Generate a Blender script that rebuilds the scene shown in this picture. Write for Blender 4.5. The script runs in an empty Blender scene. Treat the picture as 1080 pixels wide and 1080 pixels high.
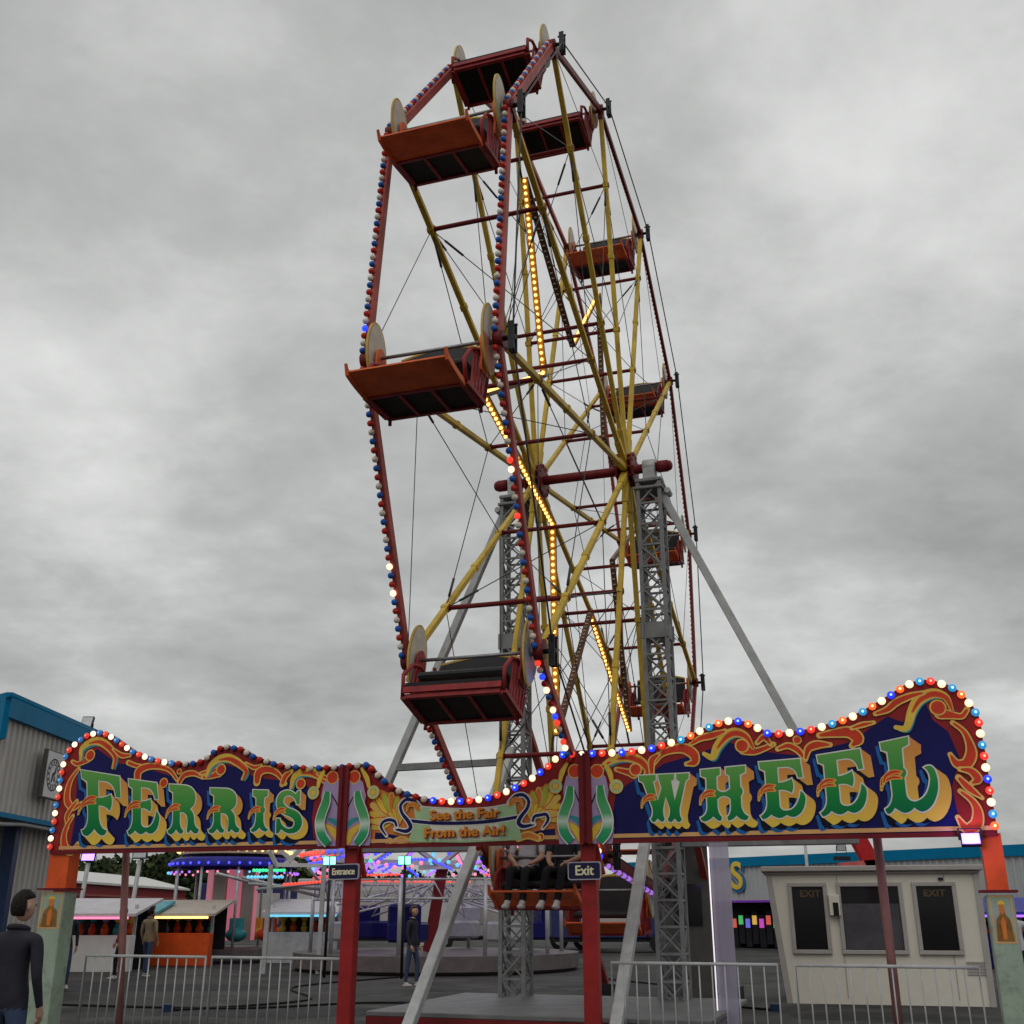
import bpy, bmesh, math, random
from mathutils import Vector, Matrix, Euler, Quaternion
from mathutils.geometry import tessellate_polygon, delaunay_2d_cdt
random.seed(7)
sc = bpy.context.scene
COL = sc.collection
R_ = math.radians
pi = math.pi

# ------------------------------------------------------------------ camera
CAM_F, CAM_PITCH, CAM_H = 1131.82, R_(20.5147), 1.6
cam = bpy.data.cameras.new('camera'); camo = bpy.data.objects.new('camera', cam); COL.objects.link(camo)
cam.sensor_width = 36; cam.lens = 36 * CAM_F / 1080.0; cam.clip_start = .1; cam.clip_end = 3000
camo.location = (0, 0, CAM_H); camo.rotation_euler = (pi / 2 + CAM_PITCH, 0, 0)
sc.camera = camo

# ------------------------------------------------------------------ sky, sun, exposure
W_ = bpy.data.worlds.new('World'); sc.world = W_; W_.use_nodes = True
def build_world():
    nt = W_.node_tree; nt.nodes.clear(); N = nt.nodes.new; L = nt.links.new
    out = N('ShaderNodeOutputWorld')
    sky = N('ShaderNodeTexSky'); sky.sky_type = 'NISHITA'; sky.sun_disc = False
    sky.sun_elevation = R_(48); sky.sun_rotation = R_(200); sky.dust_density = 3
    bg1 = N('ShaderNodeBackground'); bg1.inputs['Strength'].default_value = .05; L(sky.outputs[0], bg1.inputs['Color'])
    tc = N('ShaderNodeTexCoord'); sp = N('ShaderNodeSeparateXYZ'); L(tc.outputs['Generated'], sp.inputs[0])
    zc = N('ShaderNodeMath'); zc.operation = 'MAXIMUM'; zc.inputs[1].default_value = 0.0; L(sp.outputs['Z'], zc.inputs[0])
    za = N('ShaderNodeMath'); za.operation = 'ADD'; za.inputs[1].default_value = .24; L(zc.outputs[0], za.inputs[0])
    cb = N('ShaderNodeCombineXYZ')
    for i, ax in enumerate('XY'):
        d = N('ShaderNodeMath'); d.operation = 'DIVIDE'; L(sp.outputs[ax], d.inputs[0]); L(za.outputs[0], d.inputs[1]); L(d.outputs[0], cb.inputs[i])
    def noise(scale, det, rough, dist, off):
        m = N('ShaderNodeMapping'); m.inputs['Location'].default_value = off; L(cb.outputs[0], m.inputs['Vector'])
        n = N('ShaderNodeTexNoise'); n.inputs['Scale'].default_value = scale; n.inputs['Detail'].default_value = det
        n.inputs['Roughness'].default_value = rough; n.inputs['Distortion'].default_value = dist; L(m.outputs[0], n.inputs['Vector']); return n
    n1 = noise(1.7, 10, .56, .2, (3.1, 1.7, .4)); n2 = noise(4.6, 10, .58, .25, (7.7, 2.2, 1.9))
    ad = N('ShaderNodeMath'); ad.operation = 'MULTIPLY_ADD'; ad.inputs[1].default_value = .45; L(n2.outputs['Fac'], ad.inputs[0]); L(n1.outputs['Fac'], ad.inputs[2])
    n3 = noise(11.0, 7, .6, .2, (1.3, 5.2, 2.4)); a3 = N('ShaderNodeMath'); a3.operation = 'MULTIPLY_ADD'; a3.inputs[1].default_value = .14; L(n3.outputs['Fac'], a3.inputs[0]); L(ad.outputs[0], a3.inputs[2])
    el = N('ShaderNodeMapRange'); el.inputs['From Min'].default_value = .0; el.inputs['From Max'].default_value = .75; el.inputs['To Min'].default_value = -.185; el.inputs['To Max'].default_value = -.02; L(sp.outputs['Z'], el.inputs['Value'])
    a4 = N('ShaderNodeMath'); a4.operation = 'ADD'; L(a3.outputs[0], a4.inputs[0]); L(el.outputs[0], a4.inputs[1]); ad = a4
    rp = N('ShaderNodeValToRGB'); e = rp.color_ramp.elements; rp.color_ramp.interpolation = 'LINEAR'
    e[0].position = .40; e[0].color = (.355, .362, .354, 1)
    e[1].position = .95; e[1].color = (.78, .788, .772, 1)
    m = e.new(.66); m.color = (.515, .523, .512, 1)
    m = e.new(.80); m.color = (.65, .658, .645, 1)
    L(ad.outputs[0], rp.inputs[0])
    bg2 = N('ShaderNodeBackground'); bg2.inputs['Strength'].default_value = 1.0; L(rp.outputs[0], bg2.inputs['Color'])
    mx = N('ShaderNodeMixShader'); mx.inputs[0].default_value = .93; L(bg1.outputs[0], mx.inputs[1]); L(bg2.outputs[0], mx.inputs[2])
    L(mx.outputs[0], out.inputs['Surface'])
build_world()
sun = bpy.data.lights.new('sun', 'SUN'); suno = bpy.data.objects.new('sun', sun); COL.objects.link(suno)
sun.energy = .55; sun.angle = R_(35); sun.color = (1, .97, .92)
suno.rotation_euler = Euler((R_(42), 0, R_(-20)), 'XYZ')
sc.view_settings.view_transform = 'Standard'; sc.view_settings.look = 'None'; sc.view_settings.exposure = 0; sc.view_settings.gamma = 1
sc.cycles.sample_clamp_indirect = 3

# ------------------------------------------------------------------ places worked out from the photograph
PSI = R_(-18.21994)
A = Vector((math.cos(PSI), math.sin(PSI), 0)); Q = Vector((math.sin(PSI), -math.cos(PSI), 0)); UP = Vector((0, 0, 1))
HUB = Vector((1.2186, 17.4870, 8.8166)); WHW = .8223; RAD = 6.9537; TH0 = 39.242; HUBW = 1.1
SIGN_Q = 4.0
EYE = Vector((0, 0, CAM_H))
def ray(x, y):
    u = (x - 540) / CAM_F; v = -(y - 540) / CAM_F; c, s = math.cos(CAM_PITCH), math.sin(CAM_PITCH)
    return Vector((u, c - s * v, s + c * v))
def at_plane(x, y, p0, n):
    d = ray(x, y); return EYE + d * ((p0 - EYE).dot(n) / d.dot(n))
def at_depth(x, y, Y): return at_plane(x, y, Vector((0, Y, 0)), Vector((0, 1, 0)))
SIGN0 = HUB + SIGN_Q * Q; SIGN0.z = 0
def sg(x, y):                      # picture point -> (u, z) on the plane of the entrance boards
    h = at_plane(x, y, SIGN0, Q); return ((h - SIGN0).dot(A), h.z)

# ------------------------------------------------------------------ tagging
def tag(o, label=None, cat=None, group=None, kind=None):
    if label: o['label'] = label
    if cat: o['category'] = cat
    if group: o['group'] = group
    if kind: o['kind'] = kind
    return o
def empty(name, loc=(0, 0, 0), rz=0.0, label=None, cat=None, group=None):
    o = bpy.data.objects.new(name, None); COL.objects.link(o); o.location = loc; o.rotation_euler = (0, 0, rz); o.empty_display_size = .2
    return tag(o, label, cat, group)
def copy_tree(o, parent=None):
    c = o.copy(); COL.objects.link(c)
    if parent: c.parent = parent
    for ch in list(o.children): copy_tree(ch, c)
    return c

# ------------------------------------------------------------------ materials
def mat(name, col, rough=.5, metal=0.0, var=.18, vscale=3.0, bump=0.0, bscale=40, dirt=None, coat=0.0, spec=.2):
    m = bpy.data.materials.new(name); m.use_nodes = True; nt = m.node_tree; N = nt.nodes.new; L = nt.links.new
    b = nt.nodes['Principled BSDF']; b.inputs['Roughness'].default_value = rough; b.inputs['Metallic'].default_value = metal
    b.inputs['Specular IOR Level'].default_value = spec
    if coat: b.inputs['Coat Weight'].default_value = coat
    tc = N('ShaderNodeTexCoord')
    n = N('ShaderNodeTexNoise'); n.inputs['Scale'].default_value = vscale; n.inputs['Detail'].default_value = 6; n.inputs['Roughness'].default_value = .62
    L(tc.outputs['Object'], n.inputs['Vector'])
    r = N('ShaderNodeValToRGB'); e = r.color_ramp.elements
    e[0].position = .28; e[0].color = tuple(c * (1 - var * 1.6) for c in col) + (1,)
    e[1].position = .72; e[1].color = tuple(min(1, c * (1 + var)) for c in col) + (1,)
    L(n.outputs['Fac'], r.inputs[0]); last = r.outputs[0]
    if dirt:
        dcol, amt, ds = dirt
        n2 = N('ShaderNodeTexNoise'); n2.inputs['Scale'].default_value = ds; n2.inputs['Detail'].default_value = 8; n2.inputs['Roughness'].default_value = .7
        L(tc.outputs['Object'], n2.inputs['Vector'])
        r2 = N('ShaderNodeValToRGB'); r2.color_ramp.elements[0].position = .52; r2.color_ramp.elements[1].position = .72
        r2.color_ramp.elements[0].color = (0, 0, 0, 1); r2.color_ramp.elements[1].color = (amt, amt, amt, 1); L(n2.outputs['Fac'], r2.inputs[0])
        mx = N('ShaderNodeMixRGB'); L(r2.outputs[0], mx.inputs[0]); L(last, mx.inputs[1]); mx.inputs[2].default_value = tuple(dcol) + (1,); last = mx.outputs[0]
    L(last, b.inputs['Base Color'])
    if bump:
        n3 = N('ShaderNodeTexNoise'); n3.inputs['Scale'].default_value = bscale; n3.inputs['Detail'].default_value = 4; L(tc.outputs['Object'], n3.inputs['Vector'])
        bp = N('ShaderNodeBump'); bp.inputs['Strength'].default_value = bump; bp.inputs['Distance'].default_value = .02; L(n3.outputs['Fac'], bp.inputs['Height']); L(bp.outputs[0], b.inputs['Normal'])
    return m
def glow(name, col, strength, base=None):
    m = bpy.data.materials.new(name); m.use_nodes = True; b = m.node_tree.nodes['Principled BSDF']
    b.inputs['Base Color'].default_value = tuple(base or col) + (1,); b.inputs['Roughness'].default_value = .3
    b.inputs['Emission Color'].default_value = tuple(col) + (1,); b.inputs['Emission Strength'].default_value = strength
    return m
def ramp_mat(name, stops, axis='Z', rough=.4, noise=.0):     # painted blend along the thing's own bounding box
    m = bpy.data.materials.new(name); m.use_nodes = True; nt = m.node_tree; N = nt.nodes.new; L = nt.links.new
    b = nt.nodes['Principled BSDF']; b.inputs['Roughness'].default_value = rough; b.inputs['Specular IOR Level'].default_value = .15
    tc = N('ShaderNodeTexCoord'); s = N('ShaderNodeSeparateXYZ'); L(tc.outputs['Generated'], s.inputs[0])
    n = N('ShaderNodeTexNoise'); n.inputs['Scale'].default_value = 7; n.inputs['Detail'].default_value = 3; L(tc.outputs['Object'], n.inputs['Vector'])
    ad = N('ShaderNodeMath'); ad.operation = 'MULTIPLY_ADD'; ad.inputs[1].default_value = noise; L(n.outputs['Fac'], ad.inputs[0]); L(s.outputs[axis], ad.inputs[2])
    r = N('ShaderNodeValToRGB'); els = r.color_ramp.elements
    while len(els) < len(stops): els.new(.5)
    for e, (p, c) in zip(els, stops): e.position = p; e.color = tuple(c) + (1,)
    L(ad.outputs[0], r.inputs[0]); L(r.outputs[0], b.inputs['Base Color']); return m

M = {}
M['rim'] = mat('faded_red_paint', (.44, .085, .07), .5, var=.25, vscale=2.2, dirt=((.10, .03, .03), .6, 4))
M['bar'] = mat('dark_red_paint', (.19, .018, .02), .5, var=.2, dirt=((.05, .02, .02), .5, 5))
M['yellow'] = mat('mustard_paint', (.64, .43, .055), .5, var=.2, vscale=2.5, dirt=((.22, .12, .03), .45, 3.5))
M['orange'] = mat('orange_red_paint', (.78, .15, .045), .45, var=.18, vscale=5, dirt=((.36, .07, .03), .4, 6))
M['orange2'] = mat('bright_orange_paint', (.72, .10, .02), .45, var=.12, vscale=4, dirt=((.3, .06, .03), .3, 6))
M['seatred'] = mat('seat_red_paint', (.30, .028, .03), .45, var=.25, vscale=6)
M['black'] = mat('black_board', (.012, .011, .012), .6, var=.3)
M['darkmetal'] = mat('dark_iron', (.03, .03, .034), .5, .4, var=.3)
M['steel'] = mat('galvanised_steel', (.25, .255, .26), .55, .1, var=.18, vscale=5, dirt=((.17, .16, .15), .6, 3))
M['palesteel'] = mat('pale_grey_steel', (.46, .47, .47), .5, .15, var=.14, vscale=4, dirt=((.22, .21, .2), .5, 3))
M['cable'] = mat('steel_cable', (.06, .06, .065), .45, .5, var=.1)
M['rod'] = mat('worn_grey_rod', (.30, .30, .31), .35, .6, var=.2)
M['cream'] = mat('cream_board', (.62, .56, .46), .5, var=.1, vscale=6, dirt=((.35, .25, .15), .35, 5))
M['gold'] = mat('gold_paint', (.60, .40, .09), .4, var=.15, vscale=6)
M['cushion'] = mat('dark_vinyl', (.03, .028, .03), .5, var=.2)
M['amberboard'] = mat('amber_board', (.70, .33, .03), .45, var=.15)
M['brownback'] = mat('brown_back', (.16, .075, .04), .6, var=.25)
M['paint_green'] = mat('wing_paint_green', (.50, .55, .44), .4, var=.1, vscale=5, dirt=((.03, .22, .06), .95, 3.2))
M['paint_blue'] = mat('wing_paint_blue', (.38, .38, .50), .4, var=.1, vscale=5, dirt=((.04, .09, .30), .9, 3.4))
M['paint_salmon'] = mat('wing_paint_salmon', (.55, .19, .13), .4, var=.12, vscale=5, dirt=((.42, .06, .03), .9, 3.0))
M['paint_white'] = mat('wing_paint_white', (.58, .57, .55), .4, var=.1, vscale=5, dirt=((.30, .22, .30), .7, 3.1))
# bulbs
M['b_red'] = mat('red_bulb', (.55, .03, .022), .2, var=.05); M['b_white'] = mat('white_bulb', (.78, .70, .58), .25, var=.05); M['b_blue'] = mat('blue_bulb', (.02, .12, .48), .2, var=.05)
M['l_red'] = glow('rim_red_lit', (1, .06, .03), .9, (.5, .03, .02)); M['l_white'] = glow('rim_white_lit', (1, .80, .52), 1.4, (.8, .7, .5))
M['l_blue'] = glow('rim_blue_lit', (.02, .06, 1), 1.2, (.02, .05, .5)); M['l_cyan'] = glow('cyan_bulb_lit', (.05, .42, .85), 1.25, (.02, .2, .4))
M['l_orange'] = glow('orange_bulb_lit', (1, .22, .03), 1.9, (.6, .1, .02)); M['l_purple'] = glow('violet_bulb_lit', (.45, .18, .9), .75, (.4, .2, .6))
M['amber'] = glow('amber_bulb_lit', (1, .66, .18), 2.4, (.9, .5, .1))

# ------------------------------------------------------------------ mesh building
class MB:
    def __init__(s): s.v = []; s.f = []; s.m = []; s.sm = []
    def face(s, idx, mi=0, smooth=False): s.f.append(tuple(idx)); s.m.append(mi); s.sm.append(smooth)
    def add(s, verts, faces, mi=0, smooth=False):
        n = len(s.v); s.v.extend([tuple(p) for p in verts])
        for f in faces: s.face([i + n for i in f], mi, smooth)
    def box(s, c, size, mi=0, rot=None):
        x, y, z = [d / 2 for d in size]; c = Vector(c)
        ps = [Vector((a * x, b * y, d * z)) for d in (-1, 1) for a, b in ((-1, -1), (1, -1), (1, 1), (-1, 1))]
        if rot: ps = [rot @ p for p in ps]
        s.add([p + c for p in ps], [(3, 2, 1, 0), (4, 5, 6, 7), (0, 1, 5, 4), (1, 2, 6, 5), (2, 3, 7, 6), (3, 0, 4, 7)], mi)
    def bar(s, p0, p1, w, h, up=(0, 0, 1), mi=0):          # w across, h along up
        p0 = Vector(p0); p1 = Vector(p1); d = (p1 - p0).normalized(); up = Vector(up)
        x = d.cross(up)
        if x.length < 1e-4: x = d.cross(Vector((1, 0, 0)))
        x.normalize(); z = x.cross(d).normalized(); ps = []
        for p in (p0, p1):
            for a, b in ((-1, -1), (1, -1), (1, 1), (-1, 1)): ps.append(p + x * (a * w / 2) + z * (b * h / 2))
        s.add(ps, [(3, 2, 1, 0), (4, 5, 6, 7), (0, 1, 5, 4), (1, 2, 6, 5), (2, 3, 7, 6), (3, 0, 4, 7)], mi)
    def tube(s, pts, r, n=8, mi=0, cap=True, smooth=True):
        pts = [Vector(p) for p in pts]; rs = r if isinstance(r, (list, tuple)) else [r] * len(pts); base = len(s.v); ref = None
        for i, p in enumerate(pts):
            d = ((pts[min(i + 1, len(pts) - 1)] - pts[max(i - 1, 0)])).normalized()
            if ref is None:
                ref = d.cross(Vector((0, 0, 1)))
                if ref.length < .1: ref = d.cross(Vector((1, 0, 0)))
            ref = (ref - d * ref.dot(d)).normalized(); b = d.cross(ref)
            for k in range(n):
                t = 2 * pi * k / n; s.v.append(tuple(p + (ref * math.cos(t) + b * math.sin(t)) * rs[i]))
        for i in range(len(pts) - 1):
            for k in range(n):
                a0 = base + i * n + k; a1 = base + i * n + (k + 1) % n; s.face((a0, a1, a1 + n, a0 + n), mi, smooth)
        if cap:
            s.face([base + k for k in reversed(range(n))], mi); s.face([base + (len(pts) - 1) * n + k for k in range(n)], mi)
    def ball(s, c, r, mi=0, nu=10, nv=6, sc=(1, 1, 1)):
        c = Vector(c); base = len(s.v); s.v.append((c.x, c.y, c.z + r * sc[2]))
        for j in range(1, nv):
            t = pi * j / nv
            for i in range(nu):
                p = 2 * pi * i / nu; s.v.append((c.x + r * sc[0] * math.sin(t) * math.cos(p), c.y + r * sc[1] * math.sin(t) * math.sin(p), c.z + r * sc[2] * math.cos(t)))
        s.v.append((c.x, c.y, c.z - r * sc[2])); last = len(s.v) - 1
        for i in range(nu):
            s.face((base, base + 1 + i, base + 1 + (i + 1) % nu), mi, True)
            for j in range(nv - 2):
                a = base + 1 + j * nu + i; b = base + 1 + j * nu + (i + 1) % nu; s.face((a, a + nu, b + nu, b), mi, True)
            j = nv - 2; s.face((base + 1 + j * nu + i, last, base + 1 + j * nu + (i + 1) % nu), mi, True)
    def lathe(s, prof, c=(0, 0, 0), n=32, mi=0, smooth=True):   # prof: (r, z)
        c = Vector(c); base = len(s.v)
        for r, z in prof:
            for k in range(n): t = 2 * pi * k / n; s.v.append((c.x + r * math.cos(t), c.y + r * math.sin(t), c.z + z))
        for i in range(len(prof) - 1):
            for k in range(n):
                a = base + i * n + k; b = base + i * n + (k + 1) % n; s.face((a, b, b + n, a + n), mi, smooth)
    def flat(s, loops, fn, mi=0):                              # filled 2-D outline with holes; fn maps (a, b) -> 3-D
        vs = [[Vector((p[0], p[1], 0)) for p in lp] for lp in loops]; tri = tessellate_polygon(vs); flat_ = [p for lp in vs for p in lp]
        s.add([fn(p.x, p.y) for p in flat_], tri, mi)
    def fill(s, loops, fn, mi=0):                              # robust fill that copes with touching outlines
        vs = []; ed = []
        for lp in loops:
            b = len(vs); vs += [Vector((p[0], p[1])) for p in lp]; ed += [(b + i, b + (i + 1) % len(lp)) for i in range(len(lp))]
        r = delaunay_2d_cdt(vs, ed, [], 5, 1e-5); s.add([fn(p.x, p.y) for p in r[0]], r[2], mi)
    def prism(s, loops, f0, f1, mi=0, mi_side=None):
        if mi_side is None: mi_side = mi
        s.flat(loops, f0, mi); s.flat(loops, f1, mi)
        for lp in loops:
            n = len(lp); s.add([f0(*p) for p in lp] + [f1(*p) for p in lp], [(i, (i + 1) % n, n + (i + 1) % n, n + i) for i in range(n)], mi_side)
    def build(s, name, mats, parent=None, recalc=False, bevel=0):
        me = bpy.data.meshes.new(name); me.from_pydata(s.v, [], s.f)
        if not isinstance(mats, (list, tuple)): mats = [mats]
        for m in mats: me.materials.append(m)
        me.polygons.foreach_set('material_index', s.m); me.polygons.foreach_set('use_smooth', s.sm)
        if recalc:
            bm = bmesh.new(); bm.from_mesh(me); bmesh.ops.recalc_face_normals(bm, faces=bm.faces); bm.to_mesh(me); bm.free()
        me.update(); o = bpy.data.objects.new(name, me); COL.objects.link(o)
        if parent: o.parent = parent
        if bevel:
            md = o.modifiers.new('bevel', 'BEVEL'); md.width = bevel; md.segments = 1; md.limit_method = 'ANGLE'
        return o
def smooth_line(pts, per=6):                                    # Catmull-Rom through any-dimensional points
    out = []; n = len(pts)
    for i in range(n - 1):
        p0 = pts[max(i - 1, 0)]; p1 = pts[i]; p2 = pts[i + 1]; p3 = pts[min(i + 2, n - 1)]
        for k in range(per):
            t = k / per
            out.append(tuple(.5 * (2 * b + (c - a) * t + (2 * a - 5 * b + 4 * c - d) * t * t + (3 * b - a - 3 * c + d) * t ** 3) for a, b, c, d in zip(p0, p1, p2, p3)))
    out.append(tuple(pts[-1])); return out
def text_mesh(s, size, offset=0.0, extrude=.003, align='CENTER', xscale=1.0):
    cu = bpy.data.curves.new('lettering', 'FONT'); cu.body = s; cu.size = size; cu.offset = offset; cu.extrude = extrude; cu.align_x = align; cu.align_y = 'CENTER'
    o = bpy.data.objects.new('lettering', cu); COL.objects.link(o); dg = bpy.context.evaluated_depsgraph_get(); dg.update()
    me = bpy.data.meshes.new_from_object(o.evaluated_get(dg)); bpy.data.objects.remove(o); bpy.data.curves.remove(cu)
    me.transform(Matrix.Rotation(pi / 2, 4, 'X') @ Matrix.Diagonal((xscale, 1, 1, 1)))            # stands upright, reads from -y
    return me
def text_obj(name, s, size, m, parent, loc, rz=0.0, offset=0.0, extrude=.003, xscale=1.0, tilt=0.0, bold=0.0):
    me = text_mesh(s, size, offset, extrude, xscale=xscale)
    if bold:                                             # heavier strokes: shifted copies a hair apart in depth
        bm = bmesh.new()
        for k, (dx, dz) in enumerate(((0, 0), (bold, 0), (-bold, 0), (0, bold * .7), (0, -bold * .7))):
            m2 = me.copy(); m2.transform(Matrix.Translation((dx, .0003 * k, dz))); bm.from_mesh(m2); bpy.data.meshes.remove(m2)
        bm.to_mesh(me); bm.free()
    me.update(); me.materials.clear(); me.materials.append(m)
    o = bpy.data.objects.new(name, me); COL.objects.link(o); o.parent = parent; o.location = loc; o.rotation_euler = (0, tilt, rz); return o

# ------------------------------------------------------------------ ground
M['asphalt'] = mat('asphalt', (.060, .059, .057), .8, var=.45, vscale=.45, bump=.5, bscale=45, dirt=((.125, .12, .112), .8, .8))
g = MB(); S_ = 900
g.add([(-S_, -S_, 0), (S_, -S_, 0), (S_, S_, 0), (-S_, S_, 0)], [(0, 1, 2, 3)])
tag(g.build('ground', M['asphalt']), kind='structure')
M['concrete'] = mat('concrete', (.30, .29, .275), .85, var=.16, vscale=2, bump=.2, bscale=30)

# ================================================================== THE WHEEL
def wp(u, r, deg):
    t = R_(deg); return Vector((u, -r * math.sin(t), r * math.cos(t)))
ANG = {k: TH0 + (k - 1) * 30 for k in range(-4, 8)}
wheel = empty('ferris_wheel', HUB, PSI, 'tall ferris wheel with mustard spokes, bulb studded red rims and an amber lit star', 'ferris wheel')
R_IN, R_OUT = 2.6, 5.42
for k, d in ANG.items():
    for s in (-1, 1):
        mb = MB(); mb.bar(wp(s * WHW, .2, d), wp(s * WHW, RAD - .05, d), .078, .078, (1, 0, 0))
        for rr in (R_IN, R_OUT, 4.0): mb.bar(wp(s * WHW, rr - .05, d), wp(s * WHW, rr + .05, d), .10, .10, (1, 0, 0))
        mb.bar(wp(s * WHW, .2, d), wp(s * WHW, .75, d), .105, .105, (1, 0, 0))
        mb.build('spoke', M['yellow'], wheel, bevel=.006)
        mb = MB(); p0 = wp(s * WHW, RAD, d); p1 = wp(s * WHW, RAD, d + 30); mid = (p0 + p1) / 2; n = mid.copy(); n.x = 0; n.normalize(); e = (p1 - p0).normalized()
        mb.bar(p0 + e * .03, p1 - e * .03, .062, .12, n)
        mb.build('rim_bar', M['rim'] if s < 0 or k in (2, 3, 4, 1) else M['bar'], wheel, bevel=.006)
        mb = MB(); t = wp(1, 0, d)
        mb.tube([wp(s * WHW - .055, RAD, d), wp(s * WHW + .055, RAD, d)], .10, 12); mb.bar(wp(s * WHW, RAD - .2, d), wp(s * WHW, RAD + .07, d), .13, .09, (1, 0, 0))
        mb.build('rim_joint', M['bar'], wheel)
    # cable guide bracket on the outer side of the right rim
    mb = MB(); c = wp(WHW + .14, RAD, d)
    mb.box(c, (.03, .13, .36)); mb.box(c + Vector((.035, -.055, 0)), (.045, .02, .36)); mb.box(c + Vector((.035, .055, 0)), (.045, .02, .36))
    mb.tube([wp(WHW + .05, RAD, d), wp(WHW + .2, RAD, d)], .03, 8); mb.tube([c + Vector((-.05, 0, .15)), c + Vector((.08, 0, .15))], .016, 6)
    mb.build('cable_guide', M['darkmetal'], wheel)
    for rr in (R_IN, R_OUT):
        mb = MB(); mb.tube([wp(-WHW, rr, d), wp(WHW, rr, d)], .034, 8)
        for s in (-1, 1): mb.tube([wp(s * WHW * .93, rr, d), wp(s * WHW * 1.07, rr, d)], .05, 8)
        mb.build('cross_bar', M['bar'], wheel)
    mb = MB()
    cb_ = lambda p, q, r=.0075: mb.tube([p, q], r, 5, cap=False)
    cb_(wp(-WHW, R_OUT, d), wp(WHW, R_IN, d)); cb_(wp(WHW, R_OUT, d), wp(-WHW, R_IN, d))
    for s in (-1, 1):
        cb_(wp(s * WHW, R_OUT, d), wp(s * WHW, R_IN, d + 30)); cb_(wp(s * WHW, R_IN, d), wp(s * WHW, R_OUT, d + 30)); cb_(wp(s * WHW, R_OUT, d), wp(s * WHW, RAD, d + 30), .006)
        for (r0, d0, r1, d1) in ((R_OUT, d, R_IN, d + 30), (R_OUT, d + 30, R_IN, d)):     # turnbuckles
            p, q_ = wp(s * WHW, r0, d0), wp(s * WHW, r1, d1); e = (q_ - p).normalized(); mb.tube([p + e * .22, p + e * .55], .02, 6)
    for s in (-1, 1):
        p, q_ = wp(-s * WHW, R_OUT, d), wp(s * WHW, R_IN, d); e = (q_ - p).normalized(); mb.tube([p + e * .25, p + e * .6], .018, 6)
    mb.build('bracing_cable', M['cable'], wheel)
mb = MB(); mb.tube([wp(WHW + .17, RAD + .02, TH0 + 30 * k) for k in range(13)], .012, 6, cap=False); mb.build('drive_cable', M['cable'], wheel)
mb = MB(); mb.tube([(-1.42, 0, 0), (1.42, 0, 0)], .082, 16); mb.build('axle', M['bar'], wheel)
for s in (-1, 1):
    mb = MB(); mb.tube([(s * (WHW - .11), 0, 0), (s * (WHW + .11), 0, 0)], .22, 24)
    for dx in (-.13, .13): mb.tube([(s * WHW + dx - .015, 0, 0), (s * WHW + dx + .015, 0, 0)], .31, 24)
    for k, d in ANG.items(): mb.tube([wp(s * WHW - .16, .27, d), wp(s * WHW + .16, .27, d)], .03, 6)
    mb.build('hub', M['bar'], wheel)
    mb = MB(); mb.tube([(s * 1.36, 0, 0), (s * 1.54, 0, 0)], .105, 14); mb.ball((s * 1.56, 0, 0), .09, 0, 12, 8, (.7, 1, 1)); mb.build('axle_cap', M['bar'], wheel)
# the star of amber lamps half way between the rims
tips = [TH0 + 60 * k for k in range(6)]; amber_pts = []
for t in tips:
    for sgn in (1, -1):
        p0 = wp(0, 5.12, t); p1 = wp(0, 2.42, t + 30 * sgn); e = (p1 - p0).normalized()
        nrm = Vector((1, 0, 0)).cross(e); nrm = nrm if nrm.dot((p0 + p1) / 2 - wp(0, 1.0, t)) > 0 else -nrm
        mb = MB(); mb.bar(p0, p1, .105, .035, nrm, 0)
        mb.add([p + nrm * .0195 + Vector((x, 0, 0)) for p in (p0, p1) for x in (-.048, .048)], [(0, 1, 3, 2)], 1)
        L_ = (p1 - p0).length; n = int(L_ / .105)
        for i in range(n):                                         # lamp sockets on the back
            p = p0 + e * (.06 + i * .105); mb.box(p - nrm * .028, (.04, .02, .02), 2)
        mb.build('star_board', [M['brownback'], M['amberboard'], M['cream']], wheel)
        for i in range(n): amber_pts.append(p0 + e * (.06 + i * .105) + nrm * .035)
    mb = MB(); mb.bar(wp(-.05, 5.05, t), wp(-.05, R_OUT, t), .03, .03, (1, 0, 0)); mb.build('star_bracket', M['darkmetal'], wheel)
rotw = Matrix.Rotation(PSI, 4, 'Z')
dcam = lambda p: (rotw @ Vector(p) + HUB - EYE).length
def bulbs_on(parent, items, r, name, stuff_name, limit=100, nu=10, nv=6, scl=(1, 1, 1)):
    """items: (position, material); the nearest ones are single parts, the others one part"""
    items = sorted(items, key=lambda it: it[2]); cache = {}
    for p, m, _ in items[:limit]:
        if m.name not in cache:
            mb = MB(); mb.ball((0, 0, 0), r, 0, nu, nv, scl); o = mb.build(name, m, parent); cache[m.name] = o.data
        else:
            o = bpy.data.objects.new(name, cache[m.name]); COL.objects.link(o); o.parent = parent
        o.location = p
    rest = items[limit:]
    if rest:
        ms = []; mb = MB()
        for p, m, _ in rest:
            if m not in ms: ms.append(m)
            mb.ball(p, r, ms.index(m), 8, 5, scl)
        tag(mb.build(stuff_name, ms, parent), kind='stuff')
bulbs_on(wheel, [(p, M['amber'], dcam(p)) for p in amber_pts], .026, 'amber_bulb', 'amber_bulbs', 100)
rim_items = []; ci = 0
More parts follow.
